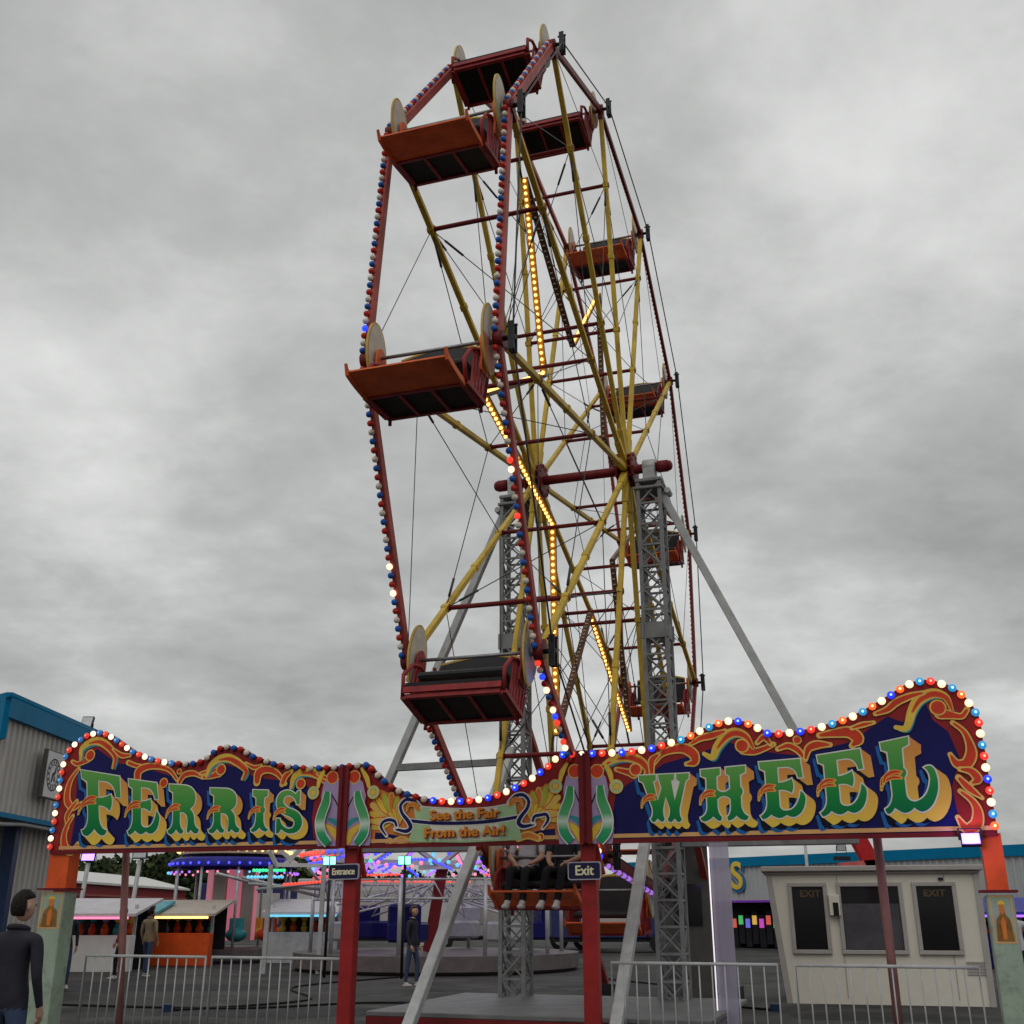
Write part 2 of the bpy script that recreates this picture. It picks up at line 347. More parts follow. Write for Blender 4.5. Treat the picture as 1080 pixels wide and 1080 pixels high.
for s in (-1, 1):
    for k, d in ANG.items():
        p0 = wp(s * WHW, RAD, d); p1 = wp(s * WHW, RAD, d + 30); n = ((p0 + p1) / 2); n.x = 0; n.normalize(); cnt = 33
        for i in range(cnt):
            p = p0.lerp(p1, (i + .9) / (cnt + .8)) + n * .085 + Vector((-.03, 0, 0)); c = ('red', 'white', 'blue')[ci % 3]; ci += 1
            lit = random.random() < (.05 if s > 0 and k in (2, 3) else .5 if s > 0 and k == 4 else .02 if s < 0 and k in (2, 3, 4) else 0)
            if k == 5 and s > 0: m = M['l_purple'] if i % 3 else M['b_white']
            elif lit: m = M['l_' + c]
            else: m = M['b_' + c]
            rim_items.append((p, m, dcam(p)))
bulbs_on(wheel, rim_items, .039, 'rim_bulb', 'rim_bulbs', 100)

# ------------------------------------------------------------------ seats
def fz(x, f, z): return Vector((x, -f, z))                        # axial, forward, up
def make_seat(parent, front, wing_paint):
    mb = MB()
    mb.tube([fz(-.80, 0, 0), fz(.80, 0, 0)], .022, 8)
    for s in (-1, 1): mb.tube([fz(s * .77, 0, 0), fz(s * .70, 0, 0)], .05, 10)
    mb.build('pivot_rod', M['rod'], parent)
    hw = .56
    mb = MB(); ff, fb, zb_ = (.47, -.12, -.715) if front == 1 else (.44, -.20, -.70) if front == 0 else (.29, -.28, -.64); F0, F1 = fz(0, ff, zb_), fz(0, fb, zb_ - .01)       # bottom frame
    for p in (F0, F1): mb.bar(p + Vector((-hw, 0, 0)), p + Vector((hw, 0, 0)), .05, .05)
    for x in (-hw, -.19, .19, hw): mb.bar(Vector((x, F0.y, F0.z - .003)), Vector((x, F1.y, F1.z - .003)), .04 if abs(x) < .5 else .055, .05)
    for s in (-1, 1): mb.tube([fz(s * hw, fb, zb_ - .10), fz(s * hw, fb, zb_)], .022, 8)
    mb.build('bottom_frame', M['seatred'], parent)
    mb = MB(); mb.bar(fz(0, ff - .01, zb_ + .004), fz(0, fb + .01, zb_ - .004), 1.06, .02); mb.build('bottom_board', M['black'], parent)
    if front:
        prof = [(.97, -.625), (.86, -.655), (.76, -.675), (.66, -.69), (.57, -.70), (.48, -.712)] if front == 1 else [(.62, -.445), (.55, -.475), (.47, -.51), (.40, -.545), (.34, -.585), (.30, -.62)]
        mb = MB()
        for i in range(len(prof) - 1):
            a, b = prof[i], prof[i + 1]; mb.bar(fz(0, *a), fz(0, *b), 1.14, .022, (0, -.6, -.8))
        mb.build('front_board', M['orange'], parent)
        for s in (-1, 1):
            mb = MB(); pr = [(f, z + .03) for f, z in [(prof[0][0] + .035, prof[0][1] + .05)] + prof] + [(f, z - .045) for f, z in reversed(prof)]
            mb.prism([pr], lambda f, z: fz(s * .575 - .018, f, z), lambda f, z: fz(s * .575 + .018, f, z)); mb.build('front_bracket', M['orange'], parent, recalc=True)
    else:
        mb = MB(); mb.bar(fz(-.58, .48, -.635), fz(.58, .48, -.635), .03, .07); mb.build('front_rail', M['seatred'], parent)
        mb = MB(); mb.bar(fz(-.57, .46, -.57), fz(.57, .46, -.57), .04, .05); mb.build('foot_bar', M['black'], parent)
    mb = MB(); mb.box(fz(0, .06, -.36), (1.06, .52, .09)); mb.build('seat_cushion', M['cushion'], parent, bevel=.03)
    # backrest with a gilded curved top edge
    top = [(x, .10 + .10 * math.cos(x / .54 * pi / 2)) for x in [(-.54 + .09 * i) for i in range(13)]]
    out = [(-.54, -.33)] + top + [(.54, -.33)]
    mb = MB(); yy = lambda z: -.22 - (z + .33) * .30
    mb.prism([out], lambda x, z: fz(x, yy(z), z), lambda x, z: fz(x, yy(z) - .04, z)); b = mb.build('backrest', M['cushion'], parent, recalc=True)
    mb = MB(); mb.tube([fz(x, yy(z) - .02, z + .012) for x, z in top], .026, 8); mb.build('gilded_trim', M['gold'], b)
    # side panels: red frames with leaning bars
    for s in (-1, 1):
        mb = MB(); x = s * .60
        mb.tube([fz(x, fb + .02, zb_), fz(x, -.24, -.30), fz(x, -.36, -.02), fz(x, -.30, .06)], .024, 8)
        mb.tube([fz(x, ff, zb_ + .02), fz(x, ff + .06, -.45), fz(x, .30, -.22), fz(x, .10, -.14), fz(x, -.12, -.16), fz(x, -.33, -.06)], .024, 8)
        mb.bar(fz(x, ff, zb_ + .01), fz(x, fb, zb_), .05, .05)
        for i in range(5):
            f = -.16 + i * .10; mb.bar(fz(x, max(f, fb + .05) + (.06 if front == 1 else 0), zb_ + .02), fz(x, f - .04, -.17 - max(0, f - .12) * .25), .028, .028, (1, 0, 0))
        mb.build('side_panel', M['seatred'], parent)
        mb = MB(); pl = smooth_line([(-.08, -.42), (.13, -.40), (.10, -.22), (.12, -.06), (.09, .07), (.0, .12), (-.09, .07), (-.12, -.06), (-.09, -.22), (-.08, -.42)], 3)[:-1]
        mb.prism([pl], lambda f, z: fz(s * .645 - .012, f, z), lambda f, z: fz(s * .645 + .012, f, z)); mb.build('hanger_plate', M['orange'] if front else M['seatred'], parent, recalc=True)
        # oval wing, cream inside, painted outside, gold edge
        ov = [(.265 * math.cos(t) * (1 if math.sin(t) > 0 else 1 - .35 * math.sin(t) ** 2), .02 + .45 * math.sin(t)) for t in [2 * pi * i / 40 for i in range(40)]]
        inn = [(f * .90, (z - .02) * .94 + .02) for f, z in ov]
        xo = s * .705
        mb = MB(); mb.prism([ov], lambda f, z: fz(xo - .012, f, z), lambda f, z: fz(xo + .012, f, z)); w = mb.build('oval_wing', M['gold'], parent, recalc=True)
        mb = MB(); mb.flat([inn], lambda f, z: fz(xo - s * .0145, f, z)); mb.flat([inn[:21]], lambda f, z: fz(xo + s * .0145, f, z)); mb.build('cream_face', M['cream'], w)
        mb = MB(); mb.flat([[inn[20]] + inn[21:] + [inn[0]]], lambda f, z: fz(xo + s * .0145, f, z)); mb.build('painted_face', M[wing_paint], w)
seat_info = {   # vertex: (tilt nose-down deg, front board?, paint, label)
    1: (-12, 0, 'paint_blue', 'red framed wheel seat at the very top of the wheel, its dark underside showing'),
    2: (10, 1, 'paint_green', 'orange fronted seat with green and white painted wing, highest on the near left rim'),
    3: (2, 1, 'paint_salmon', 'empty orange fronted seat with salmon wing half way up the near left rim'),
    4: (-16, 0, 'paint_blue', 'empty seat with open red front rail and lavender wing just above the middle board'),
    5: (0, 2, 'paint_salmon', 'orange fronted seat carrying two riders at the bottom of the wheel'),
    6: (4, 2, 'paint_white', 'low empty orange seat just behind the Exit plate'),
    7: (6, 1, 'paint_white', 'empty seat on the lower back of the wheel, mostly hidden behind the WHEEL board'),
    0: (-12, 0, 'paint_salmon', 'red framed seat just below the topmost one on the back of the wheel'),
    -1: (8, 1, 'paint_white', 'small orange fronted seat in the upper back of the wheel'),
    -2: (4, 1, 'paint_blue', 'small orange fronted seat just above hub height on the back of the wheel'),
    -3: (10, 2, 'paint_white', 'small seat with bright orange front behind the right tower, below the hub'),
    -4: (10, 2, 'paint_blue', 'small seat with bright orange front low behind the right tower, above the WHEEL board'),
}
protos = {}; seats = {}
for k, (tilt, front, paint, lab) in seat_info.items():
    pos = HUB + rotw @ wp(0, RAD, ANG[k])
    key = (front, paint)
    if key not in protos:
        o = empty('wheel_seat', pos, PSI); make_seat(o, front, paint); protos[key] = o
    else: o = copy_tree(protos[key]); o.location = pos
    o.rotation_euler = (R_(tilt), 0, PSI)
    tag(o, lab, 'ferris wheel seat', 'seats hanging on the ferris wheel'); seats[k] = o

# ------------------------------------------------------------------ towers
def tower(s, label):
    t = empty('support_tower', HUB + A * (s * 1.22) - Vector((0, 0, HUB.z)), PSI, label, 'tower', 'lattice towers of the wheel')
    top = HUB.z - .34; hw = .185
    mb = MB()
    for a in (-1, 1):
        for b in (-1, 1): mb.bar((a * hw, b * hw, .30), (a * hw, b * hw, top), .06, .06, (0, 1, 0))
    nseg = 22; h = (top - .3) / nseg
    for i in range(nseg):
        z0 = .3 + i * h; z1 = z0 + h
        for a in (-1, 1):
            f = 1 if (i + (a > 0)) % 2 else -1
            mb.bar((a * (hw + .004), -hw * f, z0), (a * (hw + .004), hw * f, z1), .03, .03, (1, 0, 0)); mb.bar((-hw * f, a * (hw + .004), z0), (hw * f, a * (hw + .004), z1), .03, .03, (0, 1, 0))
            mb.bar((a * (hw - .012), hw * f, z0), (a * (hw - .012), -hw * f, z1), .022, .022, (1, 0, 0)); mb.bar((hw * f, a * (hw - .012), z0), (-hw * f, a * (hw - .012), z1), .022, .022, (0, 1, 0))
            if True: mb.bar((a * hw, -hw, z0), (a * hw, hw, z0), .035, .035); mb.bar((-hw, a * hw, z0 + .002), (hw, a * hw, z0 + .002), .035, .035)
    for z in (2.9, 5.9): 
        for a in (-1, 1): mb.box((a * (hw + .012), 0, z), (.03, .48, .26)); mb.box((0, a * (hw + .012), z), (.48, .03, .26))
    mb.build('lattice_mast', M['steel'], t)
    mb = MB(); mb.box((0, 0, top + .04), (.46, .46, .06)); mb.box((0, 0, top - .10), (.50, .50, .05)); mb.build('head_plate', M['steel'], t, bevel=.01)
    mb = MB(); mb.box((-s * .0, 0, top + .18), (.20, .30, .22)); mb.tube([(-.11, 0, .0 + HUB.z), (.11, 0, HUB.z)], .145, 16); mb.build('bearing_block', M['palesteel'], t, bevel=.01)
    foot = 3.78; zf = 2.72; uf = .16 + (top - .1 - zf) / (top - .38) * (foot - .16)
    mb = MB(); mb.bar((s * .22, 0, zf - .1), (s * (uf + .1), 0, zf - .1), .14, .16); mb.build('bracket_beam', M['steel'], t, bevel=.01)
    mb = MB(); mb.bar((s * .16, 0, top - .1), (s * uf, 0, zf), .13, .13, (0, 1, 0)); mb.tube([(s * .3, -.12, top - .15), (s * .3, .12, top - .15)], .06, 8)
    mb.build('side_brace', M['palesteel'], t, bevel=.01)
    mb = MB(); mb.bar((s * .19, 0, 3.93), (s * 2.2, 0, 3.91), .11, .11, (0, 0, 1)); mb.build('tie_bar', M['steel'], t)
    mb = MB(); mb.bar((0, -.2, 4.1), (0, -4.15 if s < 0 else -3.9, .3), .12, .14, (1, 0, 0)); mb.build('front_prop', M['palesteel'], t, bevel=.01)
    mb = MB(); mb.bar((0, .2, 4.95), (0, 5.8, .3), .10, .12, (1, 0, 0)); mb.build('rear_prop', M['rim'], t)
    for p in ((0, -4.15 if s < 0 else -3.9), (0, 5.8), (0, 0)):
        mb = MB(); mb.box((p[0], p[1], .15), (.5, .5, .30)); mb.build('foot_block', M['darkmetal'], t, bevel=.015)
tower(-1, 'grey lattice tower holding the left end of the wheel axle'); tower(1, 'grey lattice tower holding the right end of the wheel axle')

# ================================================================== ENTRANCE BOARDS
M['s_red'] = mat('sign_maroon', (.30, .022, .022), .35, var=.14, vscale=1.5, spec=.14)
M['s_frame'] = mat('sign_frame_maroon', (.17, .015, .02), .4, var=.15, spec=.14)
M['s_navy'] = mat('sign_navy', (.011, .010, .105), .3, var=.2, vscale=1.2, spec=.14)
M['s_gold'] = mat('sign_gold', (.80, .52, .12), .35, var=.1, vscale=4, spec=.14)
M['s_tan'] = mat('sign_tan_line', (.72, .40, .16), .4, var=.08, spec=.14)
M['s_orange'] = mat('sign_orange', (.72, .22, .05), .4, var=.15, vscale=6, spec=.14)
M['s_scroll'] = mat('sign_scroll_red', (.66, .06, .025), .35, var=.15, vscale=5, spec=.14)
M['s_yellow'] = mat('sign_yellow', (.80, .55, .07), .35, var=.12, vscale=5, spec=.14)
M['s_lilac'] = mat('sign_lilac', (.42, .32, .52), .35, var=.08, spec=.14)
M['s_pale'] = mat('sign_pale_green', (.42, .62, .34), .35, var=.1, spec=.14)
M['s_palemid'] = mat('sign_pale_mid', (.78, .78, .62), .35, var=.1, spec=.14)
M['s_white'] = mat('sign_white_line', (.74, .72, .66), .35, var=.05, spec=.14)
M['s_black'] = mat('sign_black_shade', (.006, .006, .02), .35, var=.1, spec=.14)
M['s_blue'] = mat('sign_blue_shade', (.02, .14, .42), .35, var=.15, vscale=5, spec=.14)
M['s_teal'] = mat('sign_teal', (.05, .30, .34), .35, var=.12, spec=.14)
M['s_olive'] = mat('sign_lime', (.48, .52, .06), .35, var=.12, spec=.14)
M['s_green'] = ramp_mat('letter_green', [(.20, (.0, .17, .055)), (.50, (.015, .26, .05)), (.95, (.13, .38, .08))], 'Z', .3, .05)
M['s_rib'] = ramp_mat('ribbon_green', [(.0, (.01, .25, .09)), (.28, (.04, .36, .15)), (.42, (.62, .72, .62)), (.55, (.10, .40, .16)), (1., (.03, .30, .09))], 'Z', .3, .05)
M['s_block'] = ramp_mat('letter_gold_block', [(.05, (.88, .64, .08)), (.45, (.80, .46, .08)), (.95, (.70, .28, .07))], 'Z', .35, .12)

# glyphs in a unit square, x right, y up; Q = quadratic curve
GLY = {
'F': ["M 0,1 L .97,1 L 1,.62 L .86,.62 Q .84,.85 .62,.86 L .45,.86 L .45,.6 Q .60,.61 .76,.68 Q .84,.50 .72,.38 Q .6,.47 .45,.46 L .46,.27 Q .50,.10 .66,.09 Q .64,-.02 .50,-.01 Q .38,.02 .32,.09 Q .25,.02 .14,-.01 Q -.01,-.02 -.03,.09 Q .12,.10 .15,.27 L .15,.44 Q .03,.52 .15,.6 L .15,.82 L .02,.86 Z"],
'E': ["M 0,1 L .93,1 L .97,.66 L .84,.66 Q .80,.85 .60,.86 L .43,.86 L .43,.62 Q .58,.62 .72,.68 Q .80,.52 .70,.40 Q .58,.48 .43,.47 L .43,.22 Q .44,.14 .58,.14 Q .80,.15 .88,.46 Q 1.02,.40 1.0,.28 Q .96,.08 .80,.02 Q .68,-.03 .56,.04 Q .44,-.02 .36,-.0 Q .28,.02 .22,.06 Q .12,-.01 .02,-.01 L -.04,.07 Q .12,.12 .13,.28 L .13,.46 Q .01,.53 .13,.60 L .13,.82 L .02,.86 Z"],
'R': ["M 0,1 L .58,1 Q .95,.98 .95,.75 Q .94,.57 .76,.51 Q .90,.45 .89,.28 Q .90,.14 1.04,.11 Q 1.02,-.02 .88,.0 Q .80,.02 .75,.07 Q .70,.0 .62,.02 L .60,.09 Q .64,.16 .63,.30 Q .62,.43 .41,.43 L .41,.26 Q .42,.12 .53,.09 Q .51,-.02 .40,.0 Q .32,.02 .27,.08 Q .20,.0 .10,-.01 Q -.02,-.01 -.04,.09 Q .12,.11 .14,.27 L .14,.44 Q .03,.52 .14,.6 L .14,.82 L .01,.86 Z",
      "M .41,.86 L .50,.86 Q .67,.84 .66,.72 Q .65,.58 .48,.58 L .41,.58 Z"],
'I': ["M 0,1 L 1,1 L .98,.84 L .78,.80 L .76,.6 Q .96,.53 .76,.44 L .78,.26 Q .84,.11 1.06,.09 Q 1.04,-.02 .84,.0 Q .62,.02 .5,.09 Q .38,.02 .16,0 Q -.04,-.02 -.06,.09 Q .16,.11 .22,.26 L .24,.44 Q .04,.53 .24,.6 L .22,.8 L .02,.84 Z"],
'S': ["M .84,1 L .96,1 L .92,.66 L .78,.66 Q .72,.86 .50,.87 Q .32,.86 .32,.74 Q .34,.64 .60,.58 Q 1.0,.50 1.0,.27 Q .98,.0 .56,-.02 Q .36,-.02 .22,.08 L .12,-.01 L .0,-.01 L .02,.36 L .18,.36 Q .24,.14 .50,.12 Q .68,.13 .68,.25 Q .66,.34 .42,.40 Q .02,.48 .02,.73 Q .06,1.0 .44,1.02 Q .64,1.02 .76,.93 Z"],
'W': ["M -.02,1 L .36,1 L .36,.87 L .30,.84 L .36,.48 L .44,.72 L .40,.86 L .38,1 L .74,1 L .74,.87 L .68,.84 L .74,.48 L .83,.82 L .76,.87 L .76,1 L 1.04,1 L 1.04,.87 L .98,.83 L .87,.30 Q .86,.14 .93,.10 Q .90,-.01 .80,.02 L .74,.08 L .68,.02 Q .58,-.01 .55,.10 Q .62,.14 .61,.30 L .54,.52 L .49,.30 Q .48,.14 .52,.10 Q .48,-.01 .40,.02 L .33,.08 L .27,.02 Q .18,-.01 .14,.10 Q .22,.14 .21,.30 L .06,.83 L -.02,.87 Z"],
'H': ["M 0,1 L .46,1 L .46,.86 L .38,.82 L .38,.60 Q .50,.50 .64,.60 L .64,.82 L .56,.86 L .56,1 L 1.02,1 L 1.02,.86 L .90,.82 L .90,.62 Q 1.0,.53 .90,.44 L .90,.26 Q .94,.11 1.05,.09 Q 1.03,-.02 .92,.0 Q .82,.02 .77,.08 Q .72,.02 .62,.0 Q .56,-.02 .55,.09 Q .63,.12 .64,.26 L .64,.40 Q .50,.50 .38,.40 L .38,.26 Q .40,.12 .47,.09 Q .46,-.02 .38,.0 Q .32,.02 .26,.08 Q .20,.02 .10,.0 Q -.02,-.02 -.04,.09 Q .10,.12 .12,.26 L .12,.44 Q .02,.53 .12,.62 L .12,.82 L 0,.86 Z"],
'L': ["M .02,1 L .55,1 L .54,.88 L .42,.85 L .41,.60 Q .50,.53 .41,.46 L .41,.26 Q .42,.15 .56,.15 Q .80,.18 .84,.40 Q .84,.50 .74,.56 Q .90,.62 .97,.50 Q 1.06,.30 .94,.14 Q .84,.0 .66,-.01 Q .58,.0 .52,.05 Q .42,-.02 .30,.0 Q .22,.03 .16,.07 Q .10,.0 .02,.0 Q -.04,.02 -.04,.09 Q .10,.12 .13,.27 L .13,.46 Q .03,.53 .13,.6 L .13,.84 L .03,.88 Z"],
}
def parse(path):
    tk = path.replace('Z', '').split(); out = []; i = 0; cur = None; P = lambda s: tuple(float(c) for c in s.split(','))
    while i < len(tk):
        if tk[i] in 'ML': cur = P(tk[i + 1]); out.append(cur); i += 2
        else:
            c, e = P(tk[i + 1]), P(tk[i + 2]); i += 3
            for k in range(1, 7):
                t = k / 6; out.append(tuple((1 - t) ** 2 * a + 2 * t * (1 - t) * b + t * t * d for a, b, d in zip(cur, c, e)))
            cur = e
    return out
def area(lp): return sum(lp[i][0] * lp[(i + 1) % len(lp)][1] - lp[(i + 1) % len(lp)][0] * lp[i][1] for i in range(len(lp))) / 2
def grow(lp, d, hole=False):
    n = len(lp); ccw = area(lp) > 0; sgn = (1 if ccw else -1) * (-1 if hole else 1); out = []
    for i in range(n):
        p, a, b = lp[i], lp[i - 1], lp[(i + 1) % n]
        e1 = Vector((p[0] - a[0], p[1] - a[1])); e2 = Vector((b[0] - p[0], b[1] - p[1]))
        if e1.length < 1e-6: e1 = e2
        if e2.length < 1e-6: e2 = e1
        e1.normalize(); e2.normalize(); n1 = Vector((e1.y, -e1.x)); n2 = Vector((e2.y, -e2.x)); m = n1 + n2
        if m.length < .3: m = n1
        m.normalize(); k = min(1 / max(m.dot(n1), .5), 1.3)
        out.append((p[0] + m.x * d * k * sgn, p[1] + m.y * d * k * sgn))
    return out
LAYER = [0.0]
def layer(step=.0009): LAYER[0] += step; return LAYER[0]
def letter(parent, ch, quad):
    """quad: picture corners tl, tr, br, bl of the green face"""
    tl, tr, br, bl = [Vector(sg(*p)) for p in quad]
    def W(p):
        x, y = p; return tuple((bl.lerp(br, x)).lerp(tl.lerp(tr, x), y))
    loops = [[W(p) for p in parse(s)] for s in GLY[ch]]; k = (tl - bl).length; mb = MB()
    def put(lps, dx, dz, dep, mi): mb.fill([[(p[0] + dx, p[1] + dz) for p in lp] for lp in lps], lambda a, b: Vector((a, -dep, b)), mi)
    g1 = [grow(lp, .006, i > 0) for i, lp in enumerate(loops)]; core = [grow(lp, -.009, i > 0) for i, lp in enumerate(loops)]
    d0 = .050
    bx, bz = .125 * k / .85, -.105 * k / .85                               # block shade, right and down
    for i in range(6): t = (6 - i) / 6; put(loops, -.05 + .02 * t, -.125 * t - .02, d0 + .0006 * i, 0)
    for i in range(6): t = (6 - i) / 6; put(loops, -.02 + .03 * t, -.115 * t, d0 + .004 + .0006 * i, 1)
    for i in range(8): t = (8 - i) / 8; put(loops, bx * t, bz * t, d0 + .008 + .0006 * i, 2)
    put(g1, 0, 0, d0 + .0135, 3); put(core, 0, 0, d0 + .0150, 4)
    # small red and gold leaf painted across the stem
    c = Vector(W((.12, .44))); s = k * .16
    for j, (dx, dz, ln) in enumerate(((0, 0, 1.25), (.02, .5, 1.1), (.25, .85, 1.0))):
        pts = smooth_line([(c.x + s * (-.75 + dx), c.y + s * (-.6 + dz * .6)), (c.x + s * (-.55 + dx), c.y + s * (-.05 + dz * .6)), (c.x + s * (.1 + dx), c.y + s * (.35 + dz * .55)), (c.x + s * (.75 + dx) * ln, c.y + s * (.30 + dz * .6))], 5)
        ws = [s * w for w in (.10, .20, .28, .10)]; ribbon(mb, pts, ws, d0 + .0158 + .0016 * j, 2, 5, .010)
    return mb.build('letter', [M['s_blue'], M['s_black'], M['s_block'], M['s_white'], M['s_green'], M['s_scroll']], parent)
def ribbon(mb, pts, ws, dep, mi_out, mi_in=None, edge=.014, rnd_end=True):
    n = len(pts); wl = []
    for i in range(n):
        t = i / (n - 1) * (len(ws) - 1); a = int(min(t, len(ws) - 2)); wl.append(ws[a] + (ws[a + 1] - ws[a]) * (t - a))
    def strip(extra, dp, mi, shrink=0):
        vs = []
        for i in range(n):
            a = Vector(pts[max(i - 1, 0)]); b = Vector(pts[min(i + 1, n - 1)]); d = (b - a); d = d.normalized() if d.length > 1e-6 else Vector((1, 0)); nn = Vector((-d.y, d.x)); w = max(wl[i] / 2 + extra, .002); p = Vector(pts[i])
            if i == 0: p = p - d * extra
            if i == n - 1: p = p + d * extra
            y = -(dp + .000004 * i)
            vs += [Vector((p.x + nn.x * w, y, p.y + nn.y * w)), Vector((p.x - nn.x * w, y, p.y - nn.y * w))]
        mb.add(vs, [(2 * i, 2 * i + 1, 2 * i + 3, 2 * i + 2) for i in range(n - 1)], mi)
        for i, j, sg_ in ((0, 1, -1), (n - 1, n - 2, 1)):
            w = max(wl[i] / 2 + extra, .002)
            if w < .008 or not rnd_end: continue
            a, b = vs[2 * i], vs[2 * i + 1]; c = (a + b) / 2; ex = (a - b).normalized(); d = Vector(pts[i]) - Vector(pts[j]); ey = Vector((d.x, 0, d.y)).normalized()
            ey = (ey - ex * ey.dot(ex)).normalized(); mb.add([c + ex * w * math.cos(pi * k / 8) + ey * w * math.sin(pi * k / 8) for k in range(9)], [tuple(range(9))], mi)
    if mi_in is None: strip(0, dep, mi_out)
    else: strip(edge, dep, mi_out); strip(0, dep + .0003, mi_in)
PXM = Vector(sg(540, 880)); PXM = (Vector(sg(640, 880)) - PXM).length / 100     # metres per picture pixel on the boards
class Art:
    """painted scrollwork of one board: one mesh, several paints"""
    MATS = ['s_gold', 's_scroll', 's_yellow', 's_teal', 's_lilac', 's_white', 's_navy', 's_orange', 's_olive', 's_pale', 's_palemid', 's_tan', 's_black', 's_red']
    def __init__(s, flip=None): s.mb = MB(); s.dep = .0335; s.flip = flip
    def P(s, p):
        if s.flip: p = s.flip(p)
        return sg(*p)
    def i(s, n): return s.MATS.index(n)
    def rib(s, pts, ws, out='s_gold', inn='s_scroll', edge=1.5, dep=None, per=6):
        s.dep += .0006; p3 = smooth_line([s.P(p) for p in pts], per)
        if len(ws) > 1: ws = [w[0] for w in smooth_line([(w,) for w in ws], 4)]
        ribbon(s.mb, p3, [max(w, .5) * PXM for w in ws], dep or s.dep, s.i(out), s.i(inn) if inn else None, edge * PXM)
    def disc(s, c, r, out='s_gold', inn='s_scroll', edge=1.2):
        s.dep += .0006; u, z = s.P(c)
        for rr, m, d in ((r + edge, out, 0), (r, inn, .0003)):
            lp = [(u + rr * PXM * math.cos(2 * pi * k / 20), z + rr * PXM * math.sin(2 * pi * k / 20)) for k in range(20)]; s.mb.flat([lp], lambda a, b: Vector((a, -s.dep - d, b)), s.i(m))
    def poly(s, pts, m, sm=False, dep=None):
        s.dep += .0005; p3 = [s.P(p) for p in pts]
        if sm: p3 = smooth_line(p3 + [p3[0]], 5)[:-1]
        s.mb.flat([p3], lambda a, b: Vector((a, -(dep or s.dep), b)), s.i(m))
    def curl(s, ball, r, plume, tail=None):
        """red ball-ended wave with a gold plume arching over it"""
        if tail: s.rib(tail, [r * 1.5, r * 1.0, 4.2, 3.4, 2.6], 's_gold', 's_scroll', 1.3)
        sh = [(x + 2.2, y + 2.6) for x, y in plume]; s.rib(sh, [2.2, 4, 6, 7, 6, 4, 2], 's_teal', None)
        s.rib(plume, [2.2, 4.5, 6.5, 8, 7.5, 5, 2], 's_gold', 's_yellow', 1.0)
        k = len(plume); inner = [(x + .6, y + .8) for x, y in plume[k // 2 - 1:]]; s.rib(inner, [1, 3.4, 4.6, 3.4, 1.2], 's_orange', 's_scroll', .7)
        s.disc(ball, r, edge=1.5)
    def build(s, name, parent): return s.mb.build(name, [M[m] for m in s.MATS], parent)

TOP_L = [(54,898),(56,882),(59,867),(61,850),(64,836),(67,815),(72,796),(79,787),(86,781),(94,775.5),(102,773),(110,772),(118,775),(125,779),(132,784),(139,789),(145,793),(153,796),(160,798.7),(169,801.5),(177,803),(185,804),(196,804.7),(204,804.5),(213,803),(220,798.7),(229,791.8),(239,787),(248,788),(258,790),(273,799),(281,801),(292,805),(302,807),(322,809),(343,809),(363,808)]
TOP_C = [(366,807.5),(390,806),(396,812),(404,819),(412,827),(421,832),(430,836),(440,839),(449.5,841.7),(460,843),(470,843.8),(480.6,844),(491,843.5),(501,842.7),(513,841),(523,838.3),(533.7,834.4),(544,830),(554.5,824.6),(563.5,819),(572.6,812),(581.7,805),(589.5,797),(600,794.3),(611.5,795),(617,794.5)]
TOP_R = [(621,794),(636,793.4),(658.6,792.5),(682.7,789.4),(693.5,787),(705.6,783.3),(717.6,779.7),(728.4,775.4),(739,770),(750,765.3),(761,761.2),(774,759.3),(785,761.2),(797,765.3),(809,772),(821,773),(834,771.8),(847.6,770),(860,767.5),(872.5,764),(885,760),(897.5,755.5),(909,750),(920,743.8),(931,737.5),(942.5,730),(952.5,723.8),(965,718.8),(978.8,717.5),(991,720),(1005,725),(1015,732.5),(1023.8,742.5),(1031,753),(1034.5,765.5),(1036,778),(1038.8,792.5),(1040.5,805),(1042.5,818),(1045,831.8),(1046.8,845),(1048.8,858.8),(1051,872.5)]
BOT = 2.385
def board(name, label, top, u_end=None):
    t = empty(name, SIGN0, PSI, label, 'fairground sign', 'painted boards over the ride entrance')
    tp = [sg(*p) for p in top]; outline = [(tp[0][0], BOT)] + [p for p in smooth_line(tp, 3)] + [(tp[-1][0], BOT)]
    mb = MB(); mb.prism([outline], lambda a, b: Vector((a, -.03, b)), lambda a, b: Vector((a, .03, b)), 0, 1); mb.build('board', [M['s_red'], M['s_frame']], t)
    mb = MB(); a, b = tp[0][0], tp[-1][0]
    mb.bar((a + .05, -.036, BOT + .015), (b - .01, -.036, BOT + .015), .025, .05); mb.build('lower_edge', M['s_frame'], t)
    mb = MB(); mb.bar((a + .16, -.036, BOT + .075), (b - (.16 if name == 'x' else .02), -.036, BOT + .075), .02, .045); mb.build('gold_line', M['s_tan'], t)
    return t
